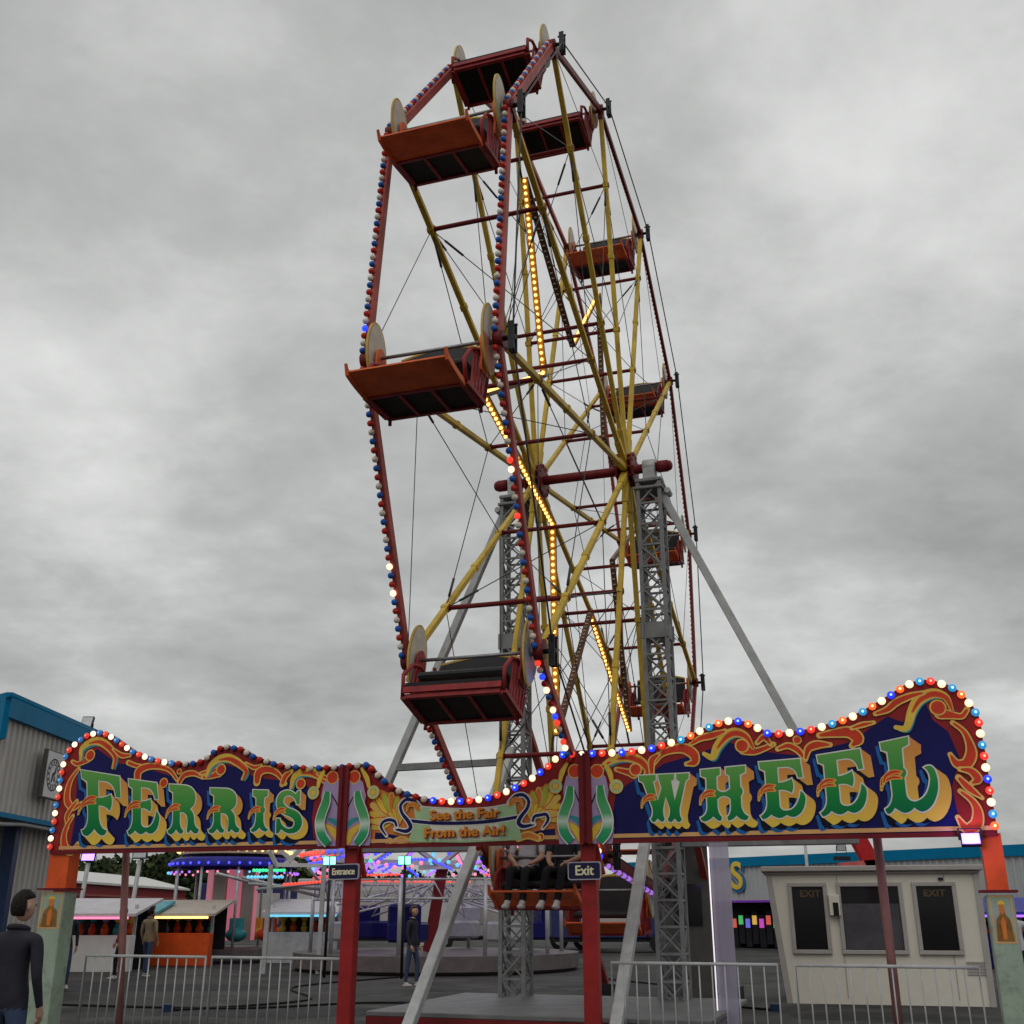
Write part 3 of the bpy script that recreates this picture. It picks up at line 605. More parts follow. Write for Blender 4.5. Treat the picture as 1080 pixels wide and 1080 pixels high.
def edge_bulbs(t, top, spacing, r, lit, start=0):
    tp = smooth_line([sg(*p) for p in top], 8); acc = spacing * .5; i = start; its = []
    for a, b in zip(tp, tp[1:]):
        va, vb = Vector(a), Vector(b); L_ = (vb - va).length; pos = acc
        while pos < L_:
            p = va.lerp(vb, pos / L_); d = (vb - va).normalized(); n = Vector((d.y, -d.x)); p = p + n * .02
            its.append(p); pos += spacing
        acc = pos - L_
    cnt = 0; cache = {}
    for p in its:
        c = ('white', 'blue', 'red')[i % 3]; i += 1; x = p.x; mname = lit(x, c)
        if mname not in cache:
            mb = MB(); mb.ball((0, -.012, 0), r, 0, 14, 8, (1, .8, 1)); mb.tube([(0, .004, 0), (0, .016, 0)], r * .95, 12, 1); mb.ball((0, -.012 - r * .62, 0), r * .36, 2, 10, 6, (1, .7, 1)); cache[mname] = mb.build('bulb', [M[mname], M['s_frame'], M['c' + mname]], t); o = cache[mname]
        else: o = bpy.data.objects.new('bulb', cache[mname].data); COL.objects.link(o); o.parent = t
        o.location = (p.x, -.052, p.y)
    return i
M['d_red'] = glow('red_bulb_dim', (1, .06, .04), .55, (.4, .03, .02)); M['d_blue'] = glow('blue_bulb_dim', (.03, .22, .6), .45, (.02, .12, .3)); M['d_white'] = glow('white_bulb_dim', (1, .8, .52), 1.5, (.7, .6, .4))
M['l_orange'] = glow('orange_bulb_lit', (1, .16, .03), .9, (.6, .1, .02)); M['l_red'] = glow('red_bulb_lit', (1, .05, .03), .8, (.5, .03, .02)); M['l_white'] = glow('white_bulb_lit', (1, .72, .42), 1.25, (.8, .7, .5)); M['l_blue'] = glow('blue_bulb_lit', (.015, .04, 1), .9, (.02, .05, .5)); M['l_cyan'] = glow('cyan_bulb_lit', (.02, .30, .66), .8, (.02, .2, .4))
for k_, c_, e_ in (('red', (1, .32, .18), 2), ('blue', (.25, .5, 1), 2), ('white', (1, .9, .7), 4), ('orange', (1, .55, .2), 3), ('cyan', (.4, .85, 1), 2)):
    M['cl_' + k_] = glow(k_ + '_bulb_core', c_, e_)
    if k_ in ('red', 'white', 'blue'): M['cd_' + k_] = glow(k_ + '_bulb_dim_core', c_, e_ * .4); M['cb_' + k_] = M['b_' + k_]
uL = sg(190, 805)[0]; uM = sg(452, 842)[0]; uR = sg(700, 785)[0]
def lit_rule(x, c):
    if x < uL: return 'd_' + c
    if x < uM: return 'b_' + c
    if x < uR: return 'l_' + c
    if c == 'blue': return 'l_cyan' if random.random() < .7 else 'l_blue'
    if c == 'red': return 'l_orange' if random.random() < .5 else 'l_red'
    return 'l_' + c

# ---- left board: FERRIS
bF = board('painted_signboard', 'long painted sign board reading FERRIS in green and gold circus letters', TOP_L)
ar = Art()
ar.dep = .031
ar.poly([(75,896),(80,868),(82,838),(84,812),(92,800),(104,790),(118,800),(128,806),(140,806),(160,812),(180,818),(205,818),(222,812),(236,806),(252,810),(266,818),(285,822),(305,824),(322,826),(334,838),(330,862),(332,884),(340,892),(200,897)], 's_navy')
ar.dep = .0335
ar.rib([(84,812),(77,822),(73,834),(73,846),(79,852),(86,848)], [2, 4, 6, 7, 5, 2]); ar.rib([(82,846),(76,854),(72,862),(73,872)], [2, 4, 4, 1.5]); ar.rib([(78,862),(72,872),(69,884),(71,895),(78,898),(83,891)], [2, 4, 6, 8, 6, 2])
ar.curl((97, 797), 5.5, [(87, 800), (88, 790), (96, 783.5), (106, 782), (116, 788), (123, 798), (121, 809)], [(95, 800), (89, 804), (83, 806), (79, 804)])
ar.rib([(122,791),(130,797),(138,797)], [1, 4, 2]); ar.rib([(138,805),(146,808),(156,809),(166,810)], [3.5, 3, 2, 1.5]); ar.rib([(147,823),(148,814),(157,809),(170,809),(181,813),(188,822)], [6, 8, 6, 4, 3, 2]); ar.disc((174.5, 826), 4.6)
ar.disc((191, 814), 2.4); ar.rib([(191,826),(196,818),(206,816),(214,820)], [3, 5, 4, 1]); ar.rib([(214,816),(222,814),(230,813)], [1.5, 3, 5])
ar.curl((235, 812), 5.2, [(220, 818), (224, 808), (233, 801), (243, 800), (253, 805), (261, 813), (258, 821)], [(232, 816), (225, 819), (217, 820)])
ar.rib([(262,806),(270,810),(276,808)], [1, 3, 1]); ar.rib([(273,824),(275,815),(284,812),(294,816),(302,826)], [6, 8, 6, 4, 2]); ar.rib([(300,826),(303,819),(308,815)], [4, 5, 2])
ar.curl((319, 827), 4.8, [(309, 830), (312, 820), (320, 815), (330, 815), (341, 820), (348, 828), (346, 832)], None); ar.rib([(338,817),(348,822),(356,826),(363,822)], [1.5, 3, 4, 3])
def seam(ar, m):          # lilac field with a green ribbon; m mirrors picture x
    ar.poly([m(367, 892), m(367, 826), m(376, 816), m(385, 826), m(388, 840), m(386, 856), m(394, 875), m(392, 892)], 's_lilac')
    ar.rib([m(368,856),(m(372,846)), m(377,838)], [1, 1.5, 1], 's_black', None)
    ar.disc(m(376, 820), 6.3, 's_gold', 's_scroll', 1.0); ar.rib([m(384,812), m(389,821), m(391,829)], [1.5, 4, 2.5], 's_gold', 's_yellow', .8)
    ar.rib([m(368,872), m(373,867), m(379,864)], [5, 6, 4], 's_lilac', 's_teal', .5); ar.rib([m(369,887), m(372,880), m(379,873), m(383,870)], [7, 8, 5, 2], 's_orange', 's_yellow', .8)
    ar.disc(m(396, 836), 6.2, 's_gold', 's_pale', 1.0); ar.disc(m(396, 836), 3.0, 's_orange', 's_yellow', .8)
def ribbon_part(t, m):
    mb = MB(); pts = smooth_line([sg(*m(380, 835)), sg(*m(381.5, 846)), sg(*m(385.5, 857)), sg(*m(388, 868)), sg(*m(386, 880)), sg(*m(379, 890))], 6)
    ribbon(mb, pts, [PXM * w for w in (8, 11.5, 12, 12, 12, 10)], .088, 1, None, rnd_end=False); ribbon(mb, pts, [PXM * w for w in (5.4, 9.2, 9.6, 9.6, 9.6, 7.6)], .090, 0, None, rnd_end=False)
    return mb.build('painted_ribbon', [M['s_rib'], M['s_white']], t)
mL = lambda x, y: (728.5 - x, y + .5)
seam(ar, mL); ar.build('scrollwork', bF); ribbon_part(bF, mL)
for ch, q in (('F', [(88,812),(131,819),(130,881),(90,882)]), ('E', [(138,821.5),(171,826),(172,880),(138,881)]), ('R', [(181,827),(211,829),(212,880),(180,880.5)]),
              ('R', [(224,831),(254,832),(255,879),(223,879.5)]), ('I', [(269,833),(286,833.5),(284.5,878),(267.5,878.5)]), ('S', [(293,834.5),(321,834),(322,879),(293,879.5)])): letter(bF, ch, q)
# ---- centre board
bC = board('painted_signboard', 'low middle sign board reading See the Fair From the Air! between the two red posts', TOP_C)
ar = Art(); ar.dep = .031
ar.poly([(392,892),(395,830),(410,836),(430,846),(452,851),(491,853),(530,850),(552,842),(572,830),(589,822),(592,888)], 's_orange'); ar.dep = .0335
ar.poly([(396,890),(397,878),(412,880),(436,884),(436,890)], 's_navy'); ar.poly([(587,886),(586,874),(571,876),(547,881),(547,887)], 's_navy')
mi = lambda x, y: (983.5 - x, y - (8 if x < 410 else 5 if x < 445 else 2.5) * 1.0)
idn = lambda x, y: (x, y)
for m in (idn, mi):
    for j, an in enumerate((168, 150, 133, 117, 101, 86, 72, 200, 185)):      # feather fan
        ln = (26, 28, 29, 28, 25, 22, 19, 24, 26)[j]; c0 = (419, 864); e = (c0[0] + ln * math.cos(R_(an)), c0[1] - ln * math.sin(R_(an))); md = (c0[0] + ln * .6 * math.cos(R_(an + 4)), c0[1] - ln * .6 * math.sin(R_(an + 4)))
        ar.rib([m(*c0), m(*md), m(*e)], [1.5, 7.5, 4.5], ('s_orange', 's_gold', 's_scroll')[j % 3], ('s_yellow', 's_orange', 's_gold', 's_olive')[(j * 2 + j // 3) % 4], .9, per=4)
    for j, an in enumerate((160, 138, 116, 95, 76)):
        ln = 15; c0 = (423, 868); ar.rib([m(*c0), m(c0[0] + ln * .6 * math.cos(R_(an)), c0[1] - ln * .6 * math.sin(R_(an))), m(c0[0] + ln * math.cos(R_(an)), c0[1] - ln * math.sin(R_(an)))], [1, 4.5, 2.5], 's_orange', 's_yellow', .7, per=4)
    ar.disc(m(412, 888), 3, 's_gold', 's_scroll'); ar.rib([m(416,889), m(425,886), m(434,889)], [4, 5, 4], 's_gold', 's_orange'); ar.rib([m(438,887), m(446,886), m(453,887)], [2, 3, 2], 's_gold', 's_scroll')
ar.poly([(438,849),(460,852),(491,853),(522,851),(545,846),(547,862),(552,886),(491,889),(432,888),(440,866)], 's_pale'); ar.poly([(456,853),(491,854.5),(526,852),(529,885),(491,887),(455,886.5)], 's_palemid')
ar.rib([(436,850),(460,852),(491,853.2),(522,851.2),(547,846)], [1.2, 1.2], 's_white', None)
ar.rib([(434,866),(460,868.5),(491,868.5),(520,866.5),(548,862)], [3.4, 3.4], 's_white', 's_navy', 1.0)
for m in (idn, mi):
    ar.rib([m(444,851), m(438,845), m(430,844), m(424.5,850), m(426,858), m(432,866), m(435,873), m(430,877), m(420,875)], [3, 3.6, 3.4, 3.4, 3.4, 4, 4.4, 3.8, 2.5], 's_white', 's_navy', 1.3)
    ar.rib([m(420,871), m(418,866.5), m(412,865), m(406,867.5), m(404,873), m(409,881)], [2.6, 3.2, 3.2, 3.2, 3, 1.5], 's_white', 's_navy', 1.2)
    ar.rib([m(443,853.5), m(439,849), m(433,849.5), m(431,855)], [4.5, 4.5, 3, 1], 's_gold', 's_orange', .5)
seam(ar, idn); seam(ar, lambda x, y: (983.5 - x, y - 6 if y < 845 else y - 1.5)); ar.build('scrollwork', bC); ribbon_part(bC, idn); ribbon_part(bC, lambda x, y: (983.5 - x, y - 5 if y < 845 else y - 2))
M['t_org'] = mat('text_orange', (.78, .27, .04), .35, var=.04, spec=.1); M['t_red'] = mat('text_shade', (.22, .03, .02), .4)
for s, px, py, sz in (('See the Fair', 492, 859.5, .165), ('From the Air!', 492, 878, .165)):
    u, z = sg(px, py); sl = R_(.8)
    o = text_obj('lettering', s, sz, M['t_org'], bC, (u, -.096, z), 0, .0, .002, 1.16, bold=.008); o.rotation_euler = (0, -sl, 0)
    o = text_obj('lettering_shade', s, sz, M['t_red'], bC, (u + .009, -.089, z - .010), 0, .0, .002, 1.16, bold=.013); o.rotation_euler = (0, -sl, 0)
# ---- right board: WHEEL
bW = board('painted_signboard', 'tallest painted sign board reading WHEEL in green and gold circus letters', TOP_R)
ar = Art(); ar.dep = .031
ar.poly([(640,890),(646,862),(650,838),(664,826),(684,818),(700,806),(720,800),(735,796),(750,790),(766,782),(790,790),(820,795),(845,797),(870,790),(900,782),(918,768),(936,756),(952,762),(962,748),(976,742),(984,760),(1000,772),(1012,800),(1004,830),(1010,858),(1012,877)], 's_navy'); ar.dep = .0335
mR = lambda x, y: (983.5 - x + 255.5 - 255.5 + 0, y)
mR = lambda x, y: (621 + (x - 366.5) * 1.02, y - (6 if y < 845 else 2))
ar.curl((671, 812), 5.2, [(632, 814), (640, 806), (652, 800), (664, 799), (676, 803), (683, 812), (680, 820)], [(668, 816), (660, 814), (652, 812)])
ar.rib([(622,812),(634,810),(644,804)], [2, 3, 1.5]); ar.rib([(690,806),(698,796),(710,791),(722,790),(732,796),(733,804),(726,806)], [2, 4, 6, 8, 8, 6, 2]); ar.rib([(688,815),(688,803),(694,797)], [3, 5, 2])
ar.curl((783, 787), 5.6, [(744, 796), (752, 799), (757, 788), (766, 777), (776, 773), (787, 777), (794, 788)], [(786, 791), (796, 793), (806, 790), (815, 786)]); ar.rib([(730,785),(740,779),(752,776),(764,772)], [1.5, 4, 5, 2])
ar.rib([(800,783),(806,778),(812,784)], [2, 4, 2]); ar.disc((841, 781), 3.2); ar.rib([(822,790),(832,787),(842,792),(848,800)], [2, 4, 4, 2]); ar.rib([(850,800),(853,790),(862,786),(874,786)], [2, 5, 6, 2]); ar.rib([(866,776),(880,774),(896,773),(905,780),(900,786)], [3, 6, 9, 9, 3]); ar.rib([(900,768),(910,765),(920,763)], [1.5, 3, 1])
ar.curl((989, 747), 6.2, [(946, 768), (956, 768), (962, 750), (970, 738), (984, 732), (997, 736), (1003, 748)], [(993, 753), (1004, 755), (1014, 756), (1019, 750)]); ar.rib([(925,753),(936,749),(946,741),(960,735),(972,732)], [2, 4, 5, 4, 2])
ar.rib([(1006,764),(1016,772),(1022,784),(1024,796),(1019,806),(1009,806),(1003,798)], [2, 3, 5, 8, 8, 6, 2]); ar.rib([(1014,812),(1024,814),(1031,822),(1026,826)], [2, 5, 6, 2]); ar.rib([(1012,822),(1022,832),(1034,841)], [3, 5, 1]); ar.rib([(1014,836),(1026,846),(1031,858),(1029,870),(1019,874),(1011,864)], [2, 4, 7, 9, 7, 2])
seam(ar, mR); ar.build('scrollwork', bW); ribbon_part(bW, mR)
for ch, q in (('W', [(675,818),(726,815.5),(724,869),(681,869)]), ('H', [(739,812),(786,807.5),(789,866),(741,867.5)]), ('E', [(800,804),(848,800),(852,862),(804,865)]),
              ('E', [(861,797),(911,789),(917,857),(867,862)]), ('L', [(926,784),(985,771),(992,855),(936,860)])): letter(bW, ch, q)
n_ = edge_bulbs(bF, TOP_L, .114, .041, lit_rule, 2); n_ = edge_bulbs(bC, TOP_C, .122, .043, lit_rule, n_); edge_bulbs(bW, TOP_R, .122, .045, lit_rule, n_)
# seam strips are part of the boards
for t, x in ((bF, 363), (bC, 366.5), (bC, 616.5), (bW, 621.5)):
    u = sg(x, 850)[0]; z1 = sg(x, 808 if x < 500 else 795.5)[1]
    mb = MB(); mb.bar((u, -.075, BOT), (u, -.075, z1), .045, .09, (1, 0, 0)); mb.build('side_trim', M['s_frame'], t)

# ------------------------------------------------------------------ posts under the boards
M['post_art'] = mat('painted_panel_green', (.34, .42, .33), .4, var=.2, vscale=3, dirt=((.12, .16, .12), .8, 4))
M['fig'] = mat('painted_figure_brown', (.30, .14, .03), .45, var=.3, vscale=9)
def end_post(px0, px1, label):
    u0, u1 = sg(px0, 905)[0], sg(px1, 905)[0]; w = u1 - u0; t = empty('gate_post', SIGN0 + A * ((u0 + u1) / 2), PSI, label, 'post', 'posts carrying the entrance boards')
    zt = BOT + .02; zp = sg(50, 937)[1] if px0 < 500 else sg(1045, 939)[1]
    mb = MB(); mb.prism([[(-w / 2, zp), (w / 2, zp), (w / 2, zt), (-w / 2, zt)]], lambda a, b: Vector((a, -.02, b)), lambda a, b: Vector((a, .2, b))); mb.build('orange_column', M['orange2'], t, recalc=True)
    mb = MB(); mb.box((0, .08, zp - .01), (w + .16, .34, .025)); mb.build('cap_plate', M['s_frame'], t)
    mb = MB(); mb.box((0, .08, zp / 2 - .02), (w + .06, .26, zp - .06)); b = mb.build('base_panel', M['post_art'], t, bevel=.01)
    pl = lambda dep: (lambda a, b_: Vector((a * w / .47, -.05 - dep, b_ * .52 + zp - .53)))
    mb = MB(); fr = [(-.25, .02), (.25, .02), (.25, .92), (-.25, .92)]; mb.flat([fr, [(-.22, .05), (.22, .05), (.22, .89), (-.22, .89)]], pl(.0022)); mb.build('gold_border', M['s_tan'], b)
    mb = MB(); body = smooth_line([(-.19, .06), (-.17, .30), (-.15, .46), (-.07, .55), (-.05, .60), (.05, .60), (.07, .55), (.15, .46), (.17, .30), (.19, .06)], 4); mb.flat([body], pl(.003)); hd = [(.06 * math.cos(2 * pi * i / 18), .66 + .10 * math.sin(2 * pi * i / 18)) for i in range(18)]; mb.flat([hd], pl(.0036), 1); mb.flat([[(-.09, .72), (-.07, .80), (0, .83), (.07, .80), (.09, .72), (.05, .75), (-.05, .75)]], pl(.0042), 2); mb.flat([[(-.05, .10), (.03, .10), (.05, .42), (0, .52), (-.06, .42)]], pl(.0036), 3)
    mb.build('painted_figure', [M['fig'], M['s_orange'], M['s_yellow'], M['s_orange']], b)
    return t
end_post(53.5, 74, 'orange end post with a painted base panel under the FERRIS board'); end_post(1037, 1059, 'orange end post with a painted base panel under the WHEEL board')
M['post'] = mat('post_red', (.34, .022, .022), .45, var=.2, vscale=3, dirt=((.14, .02, .02), .5, 5))
def mid_post(px, label):
    u = sg(px, 900)[0]; t = empty('gate_post', SIGN0 + A * u, PSI, label, 'post', 'posts carrying the entrance boards')
    mb = MB(); mb.bar((0, .12, 0), (0, .12, BOT + .7), .18, .16, (0, 1, 0)); mb.build('column', M['post'], t, bevel=.01)
    mb = MB(); mb.box((0, .12, .04), (.4, .4, .08)); mb.build('foot_plate', M['bar'], t); mb = MB(); mb.bar((.16, .14, BOT - .35), (.06, .14, BOT + .06), .05, .05, (0, 1, 0)); mb.build('gusset', M['post'], t)
    return t
mid_post(368.5, 'red post behind the Entrance plate'); mid_post(619, 'red post behind the Exit plate')
# Entrance and Exit plates
M['plate'] = mat('navy_plate', (.018, .016, .06), .35, var=.15); M['plate_edge'] = mat('plate_edge', (.45, .42, .5), .4); M['plate_text'] = mat('plate_text_cream', (.82, .76, .50), .4, var=.05)
def plate(word, c, w, h, tilt, label, size, xs):
    u, z = sg(*c); t = empty('wall_plate', SIGN0 + A * u + Q * .02 + Vector((0, 0, z)), PSI, label, 'sign'); t.rotation_euler = (0, tilt, PSI)
    def rr(w, h, r): return [(sx * (w / 2 - r) + r * math.cos(a_), sz * (h / 2 - r) + r * math.sin(a_)) for sx, sz, a0 in ((1, 1, 0), (-1, 1, 90), (-1, -1, 180), (1, -1, 270)) for a_ in [R_(a0 + 22.5 * k) for k in range(5)]]
    mb = MB(); mb.prism([rr(w, h, .03)], lambda a, b: Vector((a, -.015, b)), lambda a, b: Vector((a, .015, b))); mb.build('plate', M['plate_edge'], t, recalc=True)
    mb = MB(); mb.flat([rr(w - .026, h - .026, .025)], lambda a, b: Vector((a, -.0175, b))); mb.build('plate_face', M['plate'], t)
    text_obj('lettering', word, size, M['plate_text'], t, (0, -.0205, 0), 0, .0, .001, xs, bold=.0045)
plate('Entrance', (363.5, 919.5), .43, .19, R_(-1), 'small navy plate reading Entrance', .112, .80); plate('Exit', (617, 918.5), .405, .205, R_(-.5), 'small navy plate reading Exit', .155, .95)

# leaning back stays behind the boards
def stay(p_top, p_bot, qd, label):
    a = at_plane(*p_top, HUB + Q * qd, Q); b = at_plane(*p_bot, HUB + Q * qd, Q); d = (b - a).normalized(); b = a + d * (a.z / -d.z) if d.z else b; a = a - d * .5
    o = empty('sign_stay', (b.x, b.y, 0), 0, label, 'post', 'stays behind the entrance boards'); mb = MB(); mb.tube([a - o.location, b - o.location], .05, 10); mb.build('tube', M['stay'], o); mb = MB(); mb.box((0, 0, .03), (.25, .25, .06)); mb.build('foot_plate', M['bar'], o)
M['stay'] = mat('pink_brown_paint', (.30, .14, .13), .5, var=.2)
stay((133, 903), (130.5, 961), 3.4, 'faded reddish tube post seen under the FERRIS board'); stay((925, 884), (934, 961), 3.4, 'faded reddish tube post in front of the white booth')
# purple floodlights
M['flood'] = glow('violet_flood', (.42, .24, 1), 2.2); M['floodoff'] = mat('flood_glass', (.55, .56, .58), .2); M['floodbox'] = mat('flood_housing', (.02, .02, .025), .5)
def flood_head(t, c, lit, w=.2, h=.15, tilt=20):
    rot = Matrix.Rotation(R_(tilt), 3, 'X'); mb = MB(); mb.box(c, (w, .07, h), 0, rot); 
    for i in range(5): mb.box(Vector(c) + rot @ Vector(((i - 2) * w / 5, .045, 0)), (.012, .03, h * .9), 0, rot)
    b = mb.build('flood_housing', M['floodbox'], t); mb = MB(); mb.box(Vector(c) + rot @ Vector((0, -.038, 0)), (w * .88, .012, h * .84), 0, rot); mb.build('flood_glass', M['flood'] if lit else M['floodoff'], b)
    mb = MB()
    for s in (-1, 1): mb.bar(Vector(c) + Vector((s * (w / 2 + .012), 0, 0)), Vector(c) + Vector((s * (w / 2 + .012), .02, h * .9 if lit and tilt < 0 else -h * .95)), .02, .012, (0, 1, 0))
    zz = h * .9 if lit and tilt < 0 else -h * .95; mb.bar(Vector(c) + Vector((-w / 2 - .02, .02, zz)), Vector(c) + Vector((w / 2 + .02, .02, zz)), .02, .012); mb.build('flood_bracket', M['floodbox'], t)
u, z = sg(1023, 886.5); t = empty('floodlight', SIGN0 + A * u + Q * .12 + Vector((0, 0, z)), PSI, 'glowing violet floodlight hung under the right end of the WHEEL board', 'floodlight'); flood_head(t, (0, 0, 0), True, .20, .13, -18)
lt = bpy.data.lights.new('flood_lamp', 'POINT'); lt.energy = 7; lt.color = (.45, .2, 1); lt.shadow_soft_size = .08; lo = bpy.data.objects.new('flood_lamp', lt); COL.objects.link(lo); lo.parent = t; lo.location = (0, -.16, 0)

# ================================================================== SURROUNDINGS
def corrugated(a, b, z0, z1, pitch=.2, depth=.035, m='clad', parent=None, name='cladding'):
    """upright profiled sheet from a to b (x, y)"""
    a = Vector((a[0], a[1], 0)); b = Vector((b[0], b[1], 0)); d = (b - a); L_ = d.length; d.normalize(); n = Vector((d.y, -d.x, 0)); pts = []
    k = int(L_ / pitch)
    for i in range(k):
        for f, o in ((0, 0), (.35, 0), (.5, 1), (.85, 1)): pts.append(a + d * ((i + f) * L_ / k) + n * (depth * o))
    pts.append(b); mb = MB(); vs = [(p.x, p.y, z) for p in pts for z in (z0, z1)]
    mb.add(vs, [(2 * i, 2 * i + 2, 2 * i + 3, 2 * i + 1) for i in range(len(pts) - 1)]); return mb.build(name, M[m], parent)
M['clad'] = mat('grey_cladding', (.50, .48, .45), .5, .1, var=.08, vscale=1, dirt=((.38, .36, .33), .5, 1.5))
M['clad2'] = mat('pale_cladding', (.42, .43, .44), .5, .1, var=.06, vscale=.5)
M['bluetrim'] = mat('blue_fascia', (.0, .17, .34), .5, var=.1, vscale=1, spec=.1)
M['dark'] = mat('dark_interior', (.02, .02, .025), .6); M['soffit'] = mat('soffit_grey', (.2, .19, .18), .6); M['shutter'] = mat('shutter_grey', (.16, .15, .17), .5, var=.1)
M['bluecol'] = mat('dark_blue_column', (.012, .03, .09), .4); M['signwhite'] = mat('white_sign_face', (.62, .62, .62), .4, var=.04); M['signside'] = mat('sign_case_grey', (.12, .115, .11), .5); M['ink'] = mat('black_ink', (.015, .015, .017), .5)
# ---- left building
lb = empty('commercial_building', (-9.6, 20.4, 0), 0, 'grey corrugated building with a blue fascia at the left edge', 'building')
def L(p): return (p[0] + 9.6, p[1] - 20.4)
zE, zC = 5.5, 3.36
corrugated((0, 0), (0, 4.75), zC, zE - .1, .235, .045, 'clad', lb); corrugated((-6.2, 5.2), (0, 0), zC, zE - .1, .235, .045, 'clad', lb)
mb = MB(); mb.bar((.11, -.2, zE - .21), (.11, 4.8, zE - .21), .10, .46); mb.bar((-6.2, 5.02, zE - .42), (.12, -.22, zE - .42), .12, .86); mb.build('fascia', M['bluetrim'], lb)
mb = MB(); mb.bar((.07, -.05, zC - .03), (.07, 4.8, zC - .03), .08, .09); mb.bar((-6.2, 5.1, zC - .03), (.07, -.1, zC - .03), .08, .09); mb.build('lower_trim', M['bluetrim'], lb)
mb = MB(); mb.prism([[(-.02, .02), (-.02, 4.75), (-6.2, 9.9), (-6.2, 5.22)]], lambda a, b: Vector((a, b, zC - .06)), lambda a, b: Vector((a, b, zE - .12))); mb.build('upper_storey', M['soffit'], lb, recalc=True)
corrugated((-.55, 2.2), (-.55, 4.7), 0, zC - .07, .235, .045, 'clad', lb, 'lower_cladding')
mb = MB(); mb.box((-.6, 3.45, 1.65), (.08, 2.5, 3.26)); mb.box((-1.4, 4.72, 1.65), (1.7, .05, 3.26)); mb.build('lower_wall', M['soffit'], lb)
for c_ in ((-.45, 2.08, 1.64), (-2.6, 2.3, 1.64)): mb = MB(); mb.box(c_, (.25, .22, 3.28)); mb.build('column', M['bluecol'], lb)
mb = MB()
for i in range(14): mb.box((-1.5, 2.15, 3.2 - i * .1), (1.9, .05, .092))
mb.build('roller_shutter', M['shutter'], lb); mb = MB(); mb.box((-1.5, 2.35, .9), (1.9, .05, 1.8)); mb.build('shop_window', M['dark'], lb)
mb = MB(); mb.tube([(.02, 4.4, zC - .12), (.02, 1.5, zC - .12), (.02, .3, zC - .2)], .04, 8); mb.build('pipe', M['palesteel'], lb)
# wall sign with round emblem
cs = [at_plane(x, y, Vector((-9.30, 0, 0)), Vector((1, 0, 0))) for x, y in ((55.5, 790.5), (40.5, 839.5), (60, 845), (73, 797))]
y0, y1 = (cs[0].y + cs[1].y) / 2, (cs[2].y + cs[3].y) / 2; z0, z1 = (cs[1].z + cs[2].z) / 2, (cs[0].z + cs[3].z) / 2
sgn_ = empty('wall_sign', (-9.43, (y0 + y1) / 2, (z0 + z1) / 2), pi / 2, 'white box sign with a round black emblem on the grey corrugated wall', 'sign'); w_, h_ = abs(y1 - y0), abs(z1 - z0)
mb = MB(); mb.box((0, -.075, 0), (w_, .09, h_)); mb.build('sign_case', M['signside'], sgn_, bevel=.01)
mb = MB(); mb.box((0, -.121, 0), (w_ - .06, .012, h_ - .06)); fc = mb.build('sign_face', M['signwhite'], sgn_)
mb = MB(); circ = lambda r, n=32: [(r * math.cos(2 * pi * i / n) , r * math.sin(2 * pi * i / n)) for i in range(n)]
er = min(w_, h_) * .36; put = lambda a, b: Vector((a - .05, -.1295, b))
mb.flat([circ(er), circ(er * .90)], put); mb.flat([circ(er * .66), circ(er * .60)], put)
for i in range(14):
    t = 2 * pi * i / 14; mb.flat([[(er * r * math.cos(t + d), er * r * math.sin(t + d)) for r, d in ((.70, -.12), (.86, -.12), (.86, .10), (.70, .10))]], put)
mb.flat([[(-.30 * er, -.45 * er), (-.15 * er, -.48 * er), (.02 * er, -.10 * er), (.30 * er, .10 * er), (.36 * er, .42 * er), (.20 * er, .50 * er), (.10 * er, .22 * er), (-.20 * er, .05 * er)]], put); mb.flat([[(.08 * er, -.42 * er), (.34 * er, -.36 * er), (.22 * er, -.02 * er), (.10 * er, -.10 * er)]], put); mb.build('emblem', M['ink'], fc)
p = at_depth(92, 763, 25.1); fl = empty('floodlight', p, 0, 'unlit grey floodlight on the eave of the left building', 'floodlight'); flood_head(fl, (0, 0, 0), False, .26, .34, -25); mb = MB(); mb.bar((0, .02, -.33), (0, .02, zE - p.z - .05), .05, .05, (0, 1, 0)); mb.build('stem', M['floodbox'], fl)

# ---- right building: low arcade
k_ = 2.6 / 4.4; rb0, rb1 = (18.95 * k_, 95.4 * k_), (34.99 * k_, 76.66 * k_); dv = Vector((rb1[0] - rb0[0], rb1[1] - rb0[1])).normalized()
e0 = (rb0[0] - dv.x * 7.5, rb0[1] - dv.y * 7.5); e1 = (rb1[0] + dv.x * 14, rb1[1] + dv.y * 14); zR = 4.2
ar_ang = math.atan2(dv.y, dv.x); ab = empty('arcade_building', (e0[0], e0[1], 0), ar_ang, 'long pale corrugated arcade building with a blue roof edge behind the white booth', 'building'); Lr = (Vector(e1) - Vector(e0)).length
corrugated((0, 0), (Lr, 0), 2.2, zR - .35, .30, .05, 'clad2', ab); corrugated((12.2, 0), (Lr, 0), 0, 2.2, .30, .05, 'clad2', ab, 'lower_cladding')
mb = MB(); mb.box((Lr / 2, -.06, zR - .2), (Lr, .2, .44)); mb.build('fascia', M['bluetrim'], ab); mb = MB(); mb.box((Lr / 2, 3, zR - .1), (Lr, 6, .1)); mb.build('roof', M['soffit'], ab)
mb = MB(); mb.box((6, 1.6, 1.1), (12, .05, 2.2)); mb.box((Lr / 2, 5.9, 1.9), (Lr, .1, 3.8)); mb.build('back_wall', M['dark'], ab); mb = MB(); mb.box((6, .1, 2.16), (12.2, .4, .1)); mb.build('soffit_trim', glow('violet_strip', (.12, .02, .25), .35), ab)
random.seed(3)
